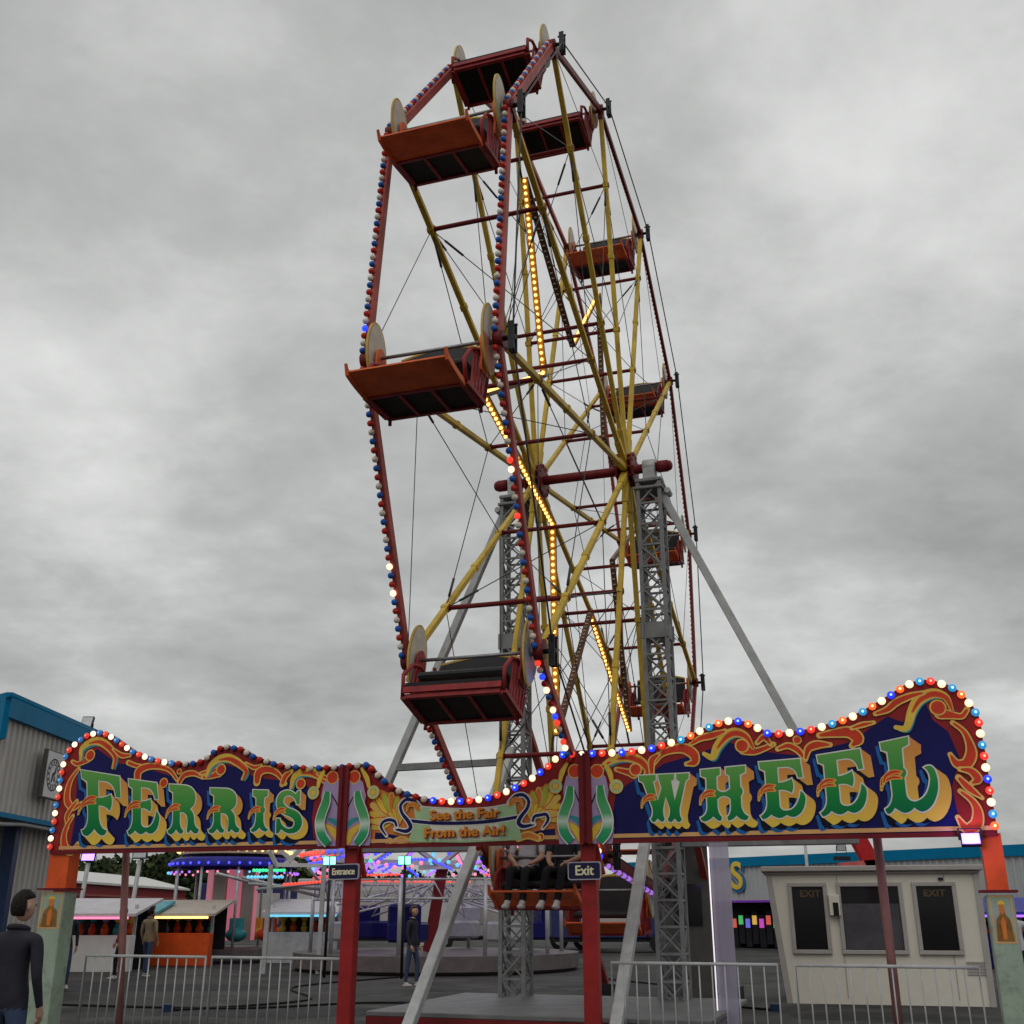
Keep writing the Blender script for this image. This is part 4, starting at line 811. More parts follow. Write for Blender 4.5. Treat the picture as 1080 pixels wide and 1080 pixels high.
for i in range(14):
    c_ = [(.9, .15, .1), (.1, .7, .2), (.2, .2, 1), (1, .6, .1), (.8, .1, .7)][i % 5]; mb = MB(); mb.box((6.4 + i * .42, 1.2, .8 + .15 * (i % 2)), (.34, .5, 1.5)); mc = mb.build('arcade_machine', M['dark'], ab); mb = MB(); mb.box((6.4 + i * .42, .93, 1.15 + .15 * (i % 2)), (.26, .03, .42)); mb.build('screen', glow('arcade_screen', c_, .45), mc)
ps = at_plane(779, 925, Vector((e0[0], e0[1], 0)), Vector((-dv.y, dv.x, 0))); us = (Vector((ps.x, ps.y)) - Vector(e0)).length
st = empty('sign_letter', (ps.x, ps.y, ps.z), ar_ang, 'yellow and blue sign letter S on the arcade wall', 'sign letter')
text_obj('letter_shadow', 'S', 1.9, mat('sign_letter_blue', (.03, .16, .36), .4), st, (.06, -.10, -.05), 0, .10, .03, .9); text_obj('letter_face', 'S', 1.8, M['s_yellow'], st, (0, -.16, 0), 0, .03, .02, .9)
p = at_depth(887, 893, 50.5); fl = empty('floodlight', p, 0, 'dark unlit floodlight on the blue arcade roof edge', 'floodlight'); flood_head(fl, (0, 0, 0), False, .42, .36, 15); mb = MB(); mb.box((0, .05, -.5), (.75, .1, .18)); mb.build('mount', M['floodbox'], fl)
p = at_depth(848.5, 884, 44); lp = empty('lamp_post', (p.x, p.y, 0), 0, 'thin grey lamp post before the arcade building', 'lamp post'); mb = MB(); mb.tube([(0, 0, 0), (0, 0, p.z + .6)], .06, 8); mb.build('pole', M['palesteel'], lp); mb = MB(); mb.box((0, -.2, p.z + .62), (.22, .6, .1)); mb.build('lamp_head', M['palesteel'], lp)

# ---- white booth
M['booth'] = mat('booth_cream', (.74, .70, .61), .5, var=.05, vscale=2, dirt=((.52, .47, .40), .4, 2)); M['boothgrey'] = mat('booth_grey_trim', (.42, .39, .37), .5, var=.08); M['glass'] = mat('dark_glass', (.014, .013, .014), .08, var=.1); M['exit'] = mat('window_letter', (.13, .085, .05), .4)
BY = 22.0; M['greypanel'] = mat('grey_panel', (.085, .08, .09), .3, var=.25, vscale=2)
def bp(x, y): q_ = at_depth(x, y, BY); return q_.x, q_.z
bx0, bzt = bp(806, 917); bx1, _ = bp(1026, 913); bt = empty('ticket_booth', ((bx0 + bx1) / 2, BY, 0), R_(-14), 'cream booth cabin with grey framed dark windows under the WHEEL board', 'booth'); bc = (bx0 + bx1) / 2; bw = (bx1 - bx0) / 2
zr = bp(900, 916)[1]
mb = MB(); mb.prism([[(-bw + .34, 0), (bw - .10, 0), (bw - .08, zr - .06), (-bw + .08, zr - .06)]], lambda a, b: Vector((a, 0, b)), lambda a, b: Vector((a, 2.2, b))); mb.build('cabin_wall', M['booth'], bt, recalc=True)
mb = MB(); mb.box((0, 1.1, zr), (2 * bw + .04, 2.5, .10)); mb.box((0, 1.1, zr - .075), (2 * bw - .06, 2.36, .05)); mb.build('roof', M['boothgrey'], bt, bevel=.015)
for s, x0_, x1_ in ((-1, -bw + .10, -bw + .34), (1, bw - .12, bw - .12)):
    mb = MB(); mb.bar((x1_, -.012, .0), (x0_ + .02, -.012, zr - .11), .11, .05, (0, 1, 0)); mb.build('corner_post', M['boothgrey'], bt)
for i, (px0, px1) in enumerate(((837, 869), (887, 945), (963, 998))):
    xa, zt = bp(px0, 935); xb, _ = bp(px1, 935); xa -= bc; xb -= bc; zb = .95
    fr = MB(); e = .075
    fr.box(((xa + xb) / 2, -.03, zt + e / 2), (xb - xa + 2 * e, .07, e)); fr.box(((xa + xb) / 2, -.03, zb - e / 2), (xb - xa + 2 * e, .07, e))
    for xx in (xa - e / 2, xb + e / 2): fr.box((xx, -.03, (zt + zb) / 2), (e, .07, zt - zb))
    wf = fr.build('window', M['boothgrey'], bt, bevel=.008); mb = MB(); mb.box(((xa + xb) / 2, -.005, (zt + zb) / 2), (xb - xa, .02, zt - zb)); mb.build('pane', M['glass'], wf)
    if i == 1: mb = MB(); mb.box(((xa + xb) / 2, -.018, zb + .42), (xb - xa - .02, .008, .82)); mb.build('window_panel', M['greypanel'], wf)  # added grey panel, makes the lower part of the middle window paler
    if i != 1: text_obj('lettering', 'EXIT', .17, M['exit'], wf, ((xa + xb) / 2 + (.05 if i == 0 else 0), -.019, zt - .13), 0, .004, .001, 1.15)
xa = bp(880, 940)[0] - bc; mb = MB(); mb.box((xa, -.06, 1.75), (.20, .12, .38)); mb.build('meter_box', M['booth'], bt, bevel=.01); mb = MB(); mb.box((xa + .02, -.125, 1.68), (.10, .02, .24)); mb.build('meter_window', M['glass'], bt)
mb = MB(); mb.box((xa + 2.0, -.03, zr - .2), (.08, .06, .05)); mb.build('small_lamp', M['ink'], bt)
# ---- red ride arm behind the booth
ra = empty('swing_ride', at_depth(921, 963, 29) - Vector((0, 0, 1.6)), 0, 'red slanting steel ride arm rising behind the white booth', 'ride arm'); o_ = ra.location.copy()
mb = MB(); mb.bar(at_depth(922, 916, 29) - o_, at_depth(898, 872, 29) - o_, .38, .30, (0, 1, 0)); mb.build('arm', mat('signal_red', (.55, .02, .025), .35), ra); mb = MB(); mb.bar(at_depth(886, 913, 29) - o_, at_depth(930, 909, 29) - o_, .3, .14); mb.build('fin', mat('faded_signal_red', (.62, .14, .14), .4), ra)
mb = MB(); mb.bar(at_depth(926, 912, 29) - o_, (0.15, 0, 0), .3, .3, (0, 1, 0)); mb.build('mast', M['bar'], ra)
# ---- lilac screen with a neon edge, dark cabin behind the tower
scn = bpy.data.materials.new('lilac_plastic'); scn.use_nodes = True; b_ = scn.node_tree.nodes['Principled BSDF']; b_.inputs['Base Color'].default_value = (.62, .58, .74, 1); b_.inputs['Roughness'].default_value = .3; b_.inputs['Transmission Weight'].default_value = .2; b_.inputs['Alpha'].default_value = .62
p = at_depth(762, 963, 15.2); ls = empty('plastic_screen', (p.x, p.y, 0), R_(-12), 'upright translucent lilac plastic screen with a white tube light on its left edge', 'screen')
mb = MB(); n_s = 6
for i in range(n_s): mb.box((-.10 + i * .042, .012 * (i % 2), 1.25), (.0415, .012, 2.5))
mb.build('plastic_sheet', scn, ls); mb = MB(); mb.tube([(-.14, -.02, .4), (-.14, -.02, 2.45)], .009, 8); mb.build('light_tube', glow('white_tube', (1, .93, .97), .8), ls); mb = MB(); mb.box((.07, .03, .03), (.6, .3, .06)); mb.build('foot_plate', M['darkmetal'], ls)
M['taupe'] = mat('taupe_board', (.10, .095, .09), .6, var=.15)
p0 = at_depth(702, 963, 20.4); p1 = at_depth(750, 963, 20.4); cb2 = empty('control_cabin', ((p0.x + p1.x) / 2, 20.4, 0), 0, 'dark taupe control cabin behind the right tower', 'cabin'); wc = (p1.x - p0.x)
mb = MB(); mb.box((0, .6, 1.45), (wc, 1.2, 2.9)); mb.build('cabin_wall', M['taupe'], cb2, bevel=.02); mb = MB(); mb.box((0, .55, 2.94), (wc + .12, 1.5, .08)); mb.build('roof', M['boothgrey'], cb2); mb = MB(); mb.box((0, -.01, 1.75), (wc * .6, .03, .7)); mb.build('window', M['glass'], cb2)

# ---- platform and barriers under the wheel
M['deck'] = mat('chequer_plate', (.20, .20, .20), .45, .3, var=.2, bump=.4, bscale=90)
pf = empty('ride_platform', SIGN0, PSI, 'low grey steel loading platform under the wheel', 'platform')
mb = MB(); mb.box((0, 2.6, .40), (4.4, 3.6, .06)); mb.build('deck', M['deck'], pf, bevel=.01); mb = MB(); mb.box((0, .82, .20), (4.4, .04, .34)); mb.build('skirt', M['bar'], pf)
for i in range(2): mb = MB(); mb.box((0, .62 - i * .28, .26 - i * .13), (1.6, .28, .05)); mb.build('step', M['deck'], pf)
def barrier(u, w, label, back=.35):
    t = empty('barrier', SIGN0 + A * u - Q * back, PSI, label, 'barrier', 'grey tube barriers by the boards'); mb = MB()
    mb.tube([(-w / 2, 0, .12), (-w / 2, 0, 1.06), (w / 2, 0, 1.06), (w / 2, 0, .12), (-w / 2, 0, .12)], .02, 8); mb.build('frame', M['palesteel'], t)
    mb = MB(); n = int(w / .14)
    for i in range(1, n): mb.tube([(-w / 2 + i * w / n, 0, .12), (-w / 2 + i * w / n, 0, 1.06)], .009, 6)
    mb.build('infill_bars', M['palesteel'], t)
    for s in (-1, 1): mb = MB(); mb.bar((s * w * .36, -.28, .02), (s * w * .36, .28, .02), .05, .03); mb.bar((s * w * .36, 0, .03), (s * w * .36, 0, .13), .04, .04, (0, 1, 0)); mb.build('foot', M['palesteel'], t)
for u, w, lab in ((-5.3, 1.9, 'grey tube barrier next to the left orange end post'), (-3.3, 1.9, 'grey tube barrier just left of the red Entrance post'), (2.1, 1.9, 'grey tube barrier just right of the red Exit post'), (4.2, 1.9, 'grey tube barrier next to the right orange end post')): barrier(u, w, lab)

# ---- light poles at the left
def pole(x, ytop, Y, lit, label):
    p = at_depth(x, ytop, Y); t = empty('light_pole', (p.x, Y, 0), 0, label, 'light pole', 'light poles beyond the FERRIS board'); mb = MB(); mb.tube([(-.18, 0, 0), (0, 0, p.z - .1)], .08, 8); mb.build('pole', M['palesteel'], t)
    flood_head(t, (0, -.05, p.z + .12), lit, .5, .36, -12)
pole(93.5, 907, 40, True, 'light pole with a glowing violet floodlight'); pole(148, 904, 40, False, 'light pole with an unlit dark floodlight')

# ---- red shed with a white roof
M['shedred'] = mat('shed_red', (.26, .018, .022), .5, var=.12); M['shedroof'] = mat('white_roof', (.66, .65, .63), .5, var=.06)
zs = 3.1; pa = at_plane(40, 929, Vector((0, 0, zs)), UP); pb = at_plane(196, 939.5, Vector((0, 0, zs)), UP); sd = empty('shed', (pa.x, pa.y, 0), math.atan2(pb.y - pa.y, pb.x - pa.x), 'long red shed with a white roof in the left distance', 'building'); Ls = (pb - pa).length
mb = MB(); mb.box((Ls / 2, 3, zs / 2), (Ls, 6, zs)); mb.build('wall', M['shedred'], sd)
mb = MB(); mb.add([(0, -.3, zs), (Ls, -.3, zs), (Ls, 3, zs + .75), (0, 3, zs + .75), (0, 6.3, zs), (Ls, 6.3, zs), (0, -.3, zs + .12), (Ls, -.3, zs + .12), (Ls, 3, zs + .9), (0, 3, zs + .9), (0, 6.3, zs + .12), (Ls, 6.3, zs + .12)], [(6, 7, 8, 9), (9, 8, 11, 10), (0, 1, 7, 6), (4, 5, 11, 10), (0, 6, 9, 10, 4, 3), (1, 7, 8, 11, 5, 2)]); mb.build('roof', M['shedroof'], sd)
mb = MB()
for z in (zs - .55, zs - 1.0): mb.box((Ls / 2, -.04, z), (Ls, .06, .10))
mb.build('trim', mat('shed_trim', (.36, .10, .08), .5), sd)

# ---- trees
M['leaf'] = []
for i, c in enumerate(((.030, .048, .016), (.042, .062, .020), (.056, .076, .026))): M['leaf'].append(mat('foliage', c, .7, var=.3, vscale=.8))
M['bark'] = mat('bark', (.06, .045, .032), .9, var=.3)
def tree(x, y, h, w, seed, label):
    rnd = random.Random(seed); t = empty('broadleaf_tree', (x, y, 0), 0, label, 'tree', 'trees beyond the fair'); mb = MB()
    mb.tube([(0, 0, 0), (.1, 0, h * .3), (0, .1, h * .62)], [.28, .2, .08], 8); lobes = []
    for i in range(11):
        a = rnd.uniform(0, 2 * pi); r = w * .5 * rnd.uniform(.2, .8); z = h * rnd.uniform(.34, .84); lobes.append((Vector((r * math.cos(a), r * math.sin(a), z)), w * rnd.uniform(.17, .30)))
    for c, r in lobes: mb.tube([(0, 0, h * rnd.uniform(.2, .4)), c * .6 + Vector((0, 0, h * .14)), c], [.11, .07, .03], 5, cap=False)
    mb.build('trunk', M['bark'], t); mb = MB()
    for c, r in lobes:
        for i in range(260):
            d = Vector((rnd.gauss(0, 1), rnd.gauss(0, 1), rnd.gauss(0, 1))).normalized(); p = c + d * r * rnd.uniform(.55, 1.08); p.z = c.z + (p.z - c.z) * .8
            s = rnd.uniform(.13, .30); q_ = Quaternion((rnd.gauss(0, 1), rnd.gauss(0, 1), rnd.gauss(0, 1), rnd.gauss(0, 1))).normalized(); mi = rnd.choice((0, 0, 1, 1, 2))
            mb.add([p + q_ @ Vector(v) * s for v in ((-1, -.6, 0), (.2, -.8, .15), (1, 0, 0), (.2, .8, .15), (-1, .5, 0))], [(0, 1, 2, 3, 4)], mi)
    mb.build('crown', M['leaf'], t)
tr = [(86, 915, 96), (104, 908, 98), (120, 906, 104), (137, 917, 100), (158, 917, 95), (172, 906, 98), (187, 904, 102), (205, 908, 97), (226, 914, 105), (255, 914, 108), (285, 912, 104), (312, 905, 100), (336, 902, 96), (356, 910, 108), (390, 922, 112), (430, 925, 118), (480, 924, 115), (530, 924, 118), (640, 925, 116)]
tl = ['tree just right of the left orange post, above the white shed roof', 'tree right beside the violet floodlight pole', 'rounded tree above the white shed roof', 'low tree behind the faded stay', 'tree right of the unlit floodlight pole', 'tall dark tree above the right end of the shed roof', 'tallest dark tree left of the blue lit canopy', 'dark tree behind the left edge of the blue lit canopy', 'tree behind the small carousel canopy', 'tree behind the middle of the small carousel', 'tree behind the right side of the small carousel', 'tree between the small carousel and the Entrance plate', 'tall tree behind the Entrance plate', 'tree behind the red Entrance post', 'far tree behind the left rim of the spinning ride', 'far tree behind the spinning ride, left of its mast', 'far tree behind the spinning ride, right of its mast', 'far tree behind the riders on the lowest seat', 'far tree behind the red Exit post']
for i, (x, yt, Y) in enumerate(tr):
    p = at_depth(x, yt, Y); tree(p.x, Y, p.z * 1.06, 7.2 if i < 14 else 9, 40 + i, 'dark green ' + tl[i])

# ---- small carousel
M['pinklit'] = glow('pink_lit_panel', (.9, .25, .35), .28, (.6, .2, .25)); M['led_blue'] = glow('blue_led', (.08, .09, 1), 1.0); M['led_vio'] = glow('violet_led', (.42, .15, 1), 1.1); M['led_red'] = glow('red_led', (1, .09, .06), .9); M['led_green'] = glow('green_led', (.05, .9, .35), .9); M['led_cyan'] = glow('cyan_led', (.15, .6, .85), .9); M['led_yel'] = glow('yellow_led', (1, .72, .25), 1.6); M['led_pink'] = glow('pink_led', (1, .25, .45), 1.0)
M['canvas'] = mat('canopy_cream', (.45, .40, .34), .6, var=.1); M['canvasblue'] = mat('canopy_blue', (.03, .03, .30), .5); M['ridedeck'] = mat('ride_deck', (.14, .12, .12), .5)
p = at_depth(243, 963, 42); cx = empty('small_carousel', (p.x, 42, 0), 0, 'small carousel with a yellow bulb canopy and blue lit ring beyond the FERRIS board', 'fairground ride')
mb = MB(); mb.lathe([(0, .45), (2.7, .45), (2.7, .1), (2.6, 0)], n=40, smooth=False); mb.build('deck', M['ridedeck'], cx)
mb = MB(); mb.lathe([(2.25, 3.18), (2.3, 3.42), (2.1, 3.5), (.2, 3.5)], n=40); mb.build('lower_canopy', M['canvasblue'], cx)
mb = MB(); mb.lathe([(1.95, 3.62), (2.02, 3.86), (1.6, 4.1), (.05, 4.9)], n=40); mb.lathe([(1.95, 3.63), (.2, 3.7)], n=40); mb.build('upper_canopy', M['canvas'], cx)
its = [(Vector((2.06 * math.cos(2 * pi * i / 44), 2.06 * math.sin(2 * pi * i / 44), 3.73)), M['led_yel'], i) for i in range(44)]; bulbs_on(cx, its, .055, 'yellow_bulb', 'yellow_bulbs')
its = [(Vector((2.32 * math.cos(2 * pi * i / 40), 2.32 * math.sin(2 * pi * i / 40), 3.28)), M['led_blue'], i) for i in range(40)]; bulbs_on(cx, its, .05, 'blue_bulb', 'blue_bulbs')
for i in range(10):
    t = 2 * pi * i / 10; mb = MB(); mb.tube([(2.1 * math.cos(t), 2.1 * math.sin(t), .45), (2.1 * math.cos(t), 2.1 * math.sin(t), 3.3)], .05, 8); mb.build('post', M['palesteel'], cx)
    mb = MB(); mb.box((.85 * math.cos(t), .85 * math.sin(t), 1.9), (.08, .5, 2.4), 0, Matrix.Rotation(t, 3, 'Z')); mb.build('centre_panel', (M['pinklit'], M['canvas'])[i % 2], cx)
for i in range(8):
    t = 2 * pi * (i + .5) / 8; c = Vector((1.65 * math.cos(t), 1.65 * math.sin(t), .9)); mb = MB(); mb.ball(c, .38, 0, 12, 8, (1, 1, .62)); mb.box(c + Vector((0, 0, .3)), (.1, .5, .5), 0, Matrix.Rotation(t, 3, 'Z')); mb.build('ride_car', (M['orange2'], M['s_yellow'], M['s_teal'], M['s_scroll'])[i % 4], cx)
# ---- spinning ride with lit canopy
p = at_depth(462, 963, 36); sr = empty('spinning_ride', (p.x, 36, 0), 0, 'wide spinning ride with lattice rails and coloured light strips beyond the middle board', 'fairground ride'); RZ = 3.22; RR = 4.3
M['under'] = mat('canopy_underside', (.52, .50, .52), .5, var=.1); M['rail'] = mat('rail_aluminium', (.52, .52, .53), .4, .3)
mb = MB(); mb.lathe([(0, .5), (4.4, .5), (4.4, .1), (4.2, 0)], n=40, smooth=False); mb.build('deck', M['ridedeck'], sr)
mb = MB(); mb.lathe([(RR, RZ), (RR, RZ + .16), (RR - .08, RZ + .16), (RR - .08, RZ), (RR, RZ)], n=40, smooth=False); mb.build('roof_ring', M['under'], sr)
for i in range(24):
    t = 2 * pi * (i + .5) / 24; c, s_ = math.cos(t), math.sin(t); mb = MB(); mb.bar((RR * .97 * c, RR * .97 * s_, RZ + .06), (.5 * c, .5 * s_, RZ + 1.15), .09, .05); mb.build('roof_arm', M['under'], sr)
mb = MB(); mb.lathe([(.02, RZ + 1.05), (.9, RZ + .95), (.9, RZ + 1.2), (.02, RZ + 1.35)], n=24); mb.build('roof_crown', M['under'], sr)
leds = ['led_blue', 'led_vio', 'led_blue', 'led_red', 'led_blue', 'led_pink', 'led_cyan', 'led_vio']
for i in range(24):
    t = 2 * pi * (i + .5) / 24; c, s_ = math.cos(t), math.sin(t); mb = MB(); mb.bar((RR * .96 * c, RR * .96 * s_, RZ + .0), (.7 * c, .7 * s_, RZ + 1.05), .03, .02)
    [mb.ball(Vector((RR * .96 * c, RR * .96 * s_, RZ - .02)).lerp(Vector((.7 * c, .7 * s_, RZ + 1.02)), k / 18), .06, 0, 6, 4) for k in range(19)]
    mb.build('light_strip', M[leds[i % 8]], sr)
its = [(Vector(((RR + .03) * math.cos(2 * pi * i / 96), (RR + .03) * math.sin(2 * pi * i / 96), RZ + .08)), M['led_red'] if (i // 12) % 2 == 0 else M['led_pink'] if (i // 6) % 2 else M['led_blue'], i) for i in range(96)]; bulbs_on(sr, its, .06, 'rim_bulb', 'rim_bulbs', nu=8, nv=5)
def truss(a, b, h, n, name, m, parent):
    mb = MB(); a = Vector(a); b = Vector(b); up = Vector((0, 0, h)); mb.tube([a, b], .035, 6); mb.tube([a + up, b + up], .035, 6)
    for i in range(n):
        p0 = a.lerp(b, i / n); p1 = a.lerp(b, (i + 1) / n); mb.tube([p0 + (up if i % 2 else up * 0), p1 + (up * 0 if i % 2 else up)], .02, 5)
    mb.build(name, M[m], parent)
for i in range(10):
    t0, t1 = 2 * pi * i / 10 + .1, 2 * pi * (i + 1) / 10 + .1; truss((3.9 * math.cos(t0), 3.9 * math.sin(t0), 2.0), (3.9 * math.cos(t1), 3.9 * math.sin(t1), 2.0), .52, 8, 'lattice_rail', 'rail', sr)
    mb = MB(); mb.tube([(3.9 * math.cos(t0), 3.9 * math.sin(t0), .5), (3.9 * math.cos(t0), 3.9 * math.sin(t0), 2.55)], .06, 8); mb.build('rail_post', M['rail'], sr)
    if i in (0, 2, 3, 5, 6, 8): mb = MB(); [mb.ball(Vector((3.92 * math.cos(t0), 3.92 * math.sin(t0), 2.64)).lerp(Vector((3.92 * math.cos(t1), 3.92 * math.sin(t1), 2.64)), k / 14), .045, 0, 6, 4) for k in range(14)]; mb.tube([(3.92 * math.cos(t0), 3.92 * math.sin(t0), 2.64), (3.92 * math.cos(t1), 3.92 * math.sin(t1), 2.64)], .02, 6); mb.build('red_light_tube', M['led_red'], sr)
for i in range(6):
    t = 2 * pi * i / 6 + .3; c, s_ = math.cos(t), math.sin(t); truss((.5 * c, .5 * s_, 2.1), (3.2 * c, 3.2 * s_, 1.5), .35, 6, 'sweep_arm', 'rail', sr)
    mb = MB(); cc = Vector((3.0 * c, 3.0 * s_, 1.1)); mb.box(cc, (.9, 1.0, .55), 0, Matrix.Rotation(t, 3, 'Z')); mb.box(cc + Vector((.36 * c, .36 * s_, .45)), (.14, 1.0, .6), 0, Matrix.Rotation(t, 3, 'Z')); mb.build('tub', (M['s_navy'], M['palesteel'])[i % 2], sr, bevel=.08)
    a_ = Vector((2.2 * c, 2.2 * s_, 2.75)); mb = MB(); arc = [a_ + Vector((-s_, c, 0)) * x + Vector((0, 0, .38 - .28 * x * x)) for x in [(-1.1 + .2 * k) for k in range(12)]]; mb.tube(arc, .018, 6); [mb.ball(Vector(q0).lerp(Vector(q1), f), .05, 0, 6, 4) for q0, q1 in zip(arc, arc[1:]) for f in (0, .5)]; mb.build('light_arc', M[('led_blue', 'led_vio')[i % 2]], sr)
mb = MB(); mb.bar((-.25, -.3, .5), (.15, -.3, 3.1), .34, .3, (0, 1, 0)); mb.build('mast', M['bar'], sr)
for a_, b_ in (((.0, -.6, 3.05), (-1.0, -1.4, 3.75)), ((.1, -.6, 3.05), (1.2, -1.4, 3.85)), ((-.6, -.6, 2.95), (.7, -.6, 2.98))): mb = MB(); mb.bar(a_, b_, .13, .13); mb.build('white_beam', M['shedroof'], sr)
# white crossing beams left of the Entrance plate
p = at_depth(300, 963, 33); wb = empty('cross_frame', (p.x, 33, 0), 0, 'frame of white crossing beams left of the Entrance plate', 'ride frame'); o_ = wb.location.copy()
for a_, b_ in (((284, 897), (293, 915)), ((294, 895), (315, 914)), ((318, 895), (298, 914)), ((292, 912), (345, 913))): mb = MB(); mb.bar(at_depth(a_[0], a_[1], 33) - o_, at_depth(b_[0], b_[1], 33.2) - o_, .11, .11, (0, 1, 0)); mb.build('beam', M['shedroof'], wb)
for x in (286, 342): q_ = at_depth(x, 912, 33.1) - o_; mb = MB(); mb.bar((q_.x, q_.y, 0), q_, .12, .12, (0, 1, 0)); mb.build('upright', M['palesteel'], wb)
for i, (x0_, x1_, yy) in enumerate(((262, 298, 925), (300, 338, 933), (316, 352, 901), (326, 350, 911), (268, 300, 918))):
    mb = MB(); pa_, pb_ = at_depth(x0_, yy, 33.4) - o_, at_depth(x1_, yy - (i % 2) * 3, 33.4) - o_; mb.bar(pa_, pb_, .04, .05); [mb.ball(pa_.lerp(pb_, k / 10) + Vector((0, -.03, 0)), .05, 1, 6, 4) for k in range(11)]; mb.build('light_strip', [M['rail'], M[('led_cyan', 'led_red', 'led_red', 'led_blue', 'led_green')[i]]], wb)
for i, (a_, b_) in enumerate((((228, 921), (262, 930)), ((262, 932), (340, 938)), ((270, 938), (352, 930)), ((255, 925), (335, 945)), ((325, 915), (345, 940)))): mb = MB(); mb.tube([at_depth(*a_, 33.6) - o_, at_depth(*b_, 34.2) - o_], .05, 6); mb.build('thin_beam', M['rail'], wb)
# green floods
M['gflood'] = glow('green_flood', (.12, 1, .45), 5)
for x, y, Y, lab in ((348, 908, 31, 'bright green floodlight above the Entrance plate'), (427, 907.5, 30.5, 'bright green floodlight under the middle board')):
    p = at_depth(x, y, Y); t = empty('green_floodlight', (p.x, Y, 0), 0, lab, 'floodlight', 'green floodlights'); mb = MB(); mb.tube([(0, .1, 0), (0, .1, p.z)], .04, 8); mb.build('pole', M['darkmetal'], t); mb = MB(); mb.box((0, 0, p.z), (.34, .12, .24)); hd = mb.build('flood_housing', M['floodbox'], t)
    for dx in (-.09, .09): mb = MB(); mb.box((dx, -.065, p.z), (.14, .02, .2)); mb.build('flood_glass', M['gflood'], hd)
# ---- game stalls, trailers
def stall(x, Y, w, h, mroof, mbody, mlight, label, group='stalls at the back of the fair'):
    p = at_depth(x, 963, Y); t = empty('game_stall', (p.x, Y, 0), 0, label, 'stall', group)
    mb = MB(); mb.box((0, 0, .5), (w, .5, 1.0)); mb.build('counter', mbody, t, bevel=.02); mb = MB(); mb.box((0, 1.8, h / 2), (w, .06, h)); mb.build('back_wall', M['dark'], t)
    for s in (-1, 1): mb = MB(); mb.box((s * (w / 2 - .05), .2, h / 2), (.08, .08, h)); mb.build('post', M['palesteel'], t)
    mb = MB(); mb.add([(-w / 2 - .2, -.6, h - .25), (w / 2 + .2, -.6, h - .25), (w / 2 + .2, 1.9, h + .2), (-w / 2 - .2, 1.9, h + .2), (-w / 2 - .2, -.6, h - .33), (w / 2 + .2, -.6, h - .33), (w / 2 + .2, 1.9, h + .12), (-w / 2 - .2, 1.9, h + .12)], [(0, 1, 2, 3), (4, 7, 6, 5), (0, 4, 5, 1), (1, 5, 6, 2), (3, 2, 6, 7), (0, 3, 7, 4)]); mb.build('awning', mroof, t)
    mb = MB(); mb.bar((-w / 2, -.62, h - .37), (w / 2, -.62, h - .37), .05, .07); mb.build('light_strip', mlight, t)
    rnd = random.Random(int(x)); n = int(w / .38)
    for r in range(2):
        for i in range(n):
            mb = MB(); c = Vector((-w / 2 + .25 + i * .38, 1.0, 1.10 + r * .36)); mb.ball(c, .13 * rnd.uniform(.8, 1.1), 0, 10, 6, (1, .8, 1.15)); mb.ball(c + Vector((0, -.02, .16)), .075, 0, 10, 6); mb.build('prize', rnd.choice((M['orange2'], M['s_yellow'], M['s_teal'], M['s_lilac'], M['s_scroll'])), t)
stall(97, 34, 2.6, 1.85, M['under'], M['shedroof'], M['led_pink'], 'pale roofed stall with a pink light strip right of the left orange post')
stall(120, 37, 2.4, 1.8, M['s_teal'], M['shedred'], M['led_green'], 'stall with teal awning and green light strip between two light poles')
stall(168, 38, 3.6, 1.85, M['canvas'], M['orange2'], M['led_yel'], 'wide stall with cream awning and yellow light strip left of the small carousel')
stall(1072, 36, 2.6, 1.9, M['canvasblue'], M['s_navy'], M['led_vio'], 'navy stall with a violet light strip right of the right orange end post')
stall(325, 40, 2.6, 1.9, M['under'], M['palesteel'], M['led_cyan'], 'grey stall with a cyan light strip behind the crossing white beams')
M['trailer'] = mat('trailer_white', (.5, .5, .5), .5, var=.06); M['trailerblue'] = mat('trailer_navy', (.03, .035, .12), .5)
def trailer(x, Y, w, h, m, label):
    p = at_depth(x, 963, Y); t = empty('box_trailer', (p.x, Y, 0), 0, label, 'trailer', 'trailers parked behind the rides'); mb = MB(); mb.box((0, 1.2, .6 + h / 2), (w, 2.4, h)); mb.build('box_body', m, t, bevel=.04); mb = MB(); mb.box((0, 1.2, .52), (w * .96, 2.1, .16)); mb.build('chassis', M['darkmetal'], t)
    for s in (.22, .34): mb = MB(); mb.tube([(w * s, -.02, .42), (w * s, .28, .42)], .42, 16); wl = mb.build('wheel', M['ink'], t); mb = MB(); mb.tube([(w * s, -.035, .42), (w * s, -.018, .42)], .2, 12); mb.build('rim', M['palesteel'], wl)
    mb = MB(); mb.box((-w * .1, -.012, .6 + h * .5), (w * .4, .03, h * .6)); mb.build('side_hatch', M['boothgrey'], t, bevel=.01)
trailer(405, 52, 8, 2.5, M['trailer'], 'white box trailer behind the left half of the spinning ride'); trailer(545, 54, 9, 2.6, M['trailer'], 'white box trailer behind the riders on the lowest seat'); trailer(660, 50, 6.5, 2.6, M['trailerblue'], 'navy box trailer behind the red Exit post'); trailer(280, 60, 7, 2.5, M['trailerblue'], 'navy box trailer behind the small carousel')

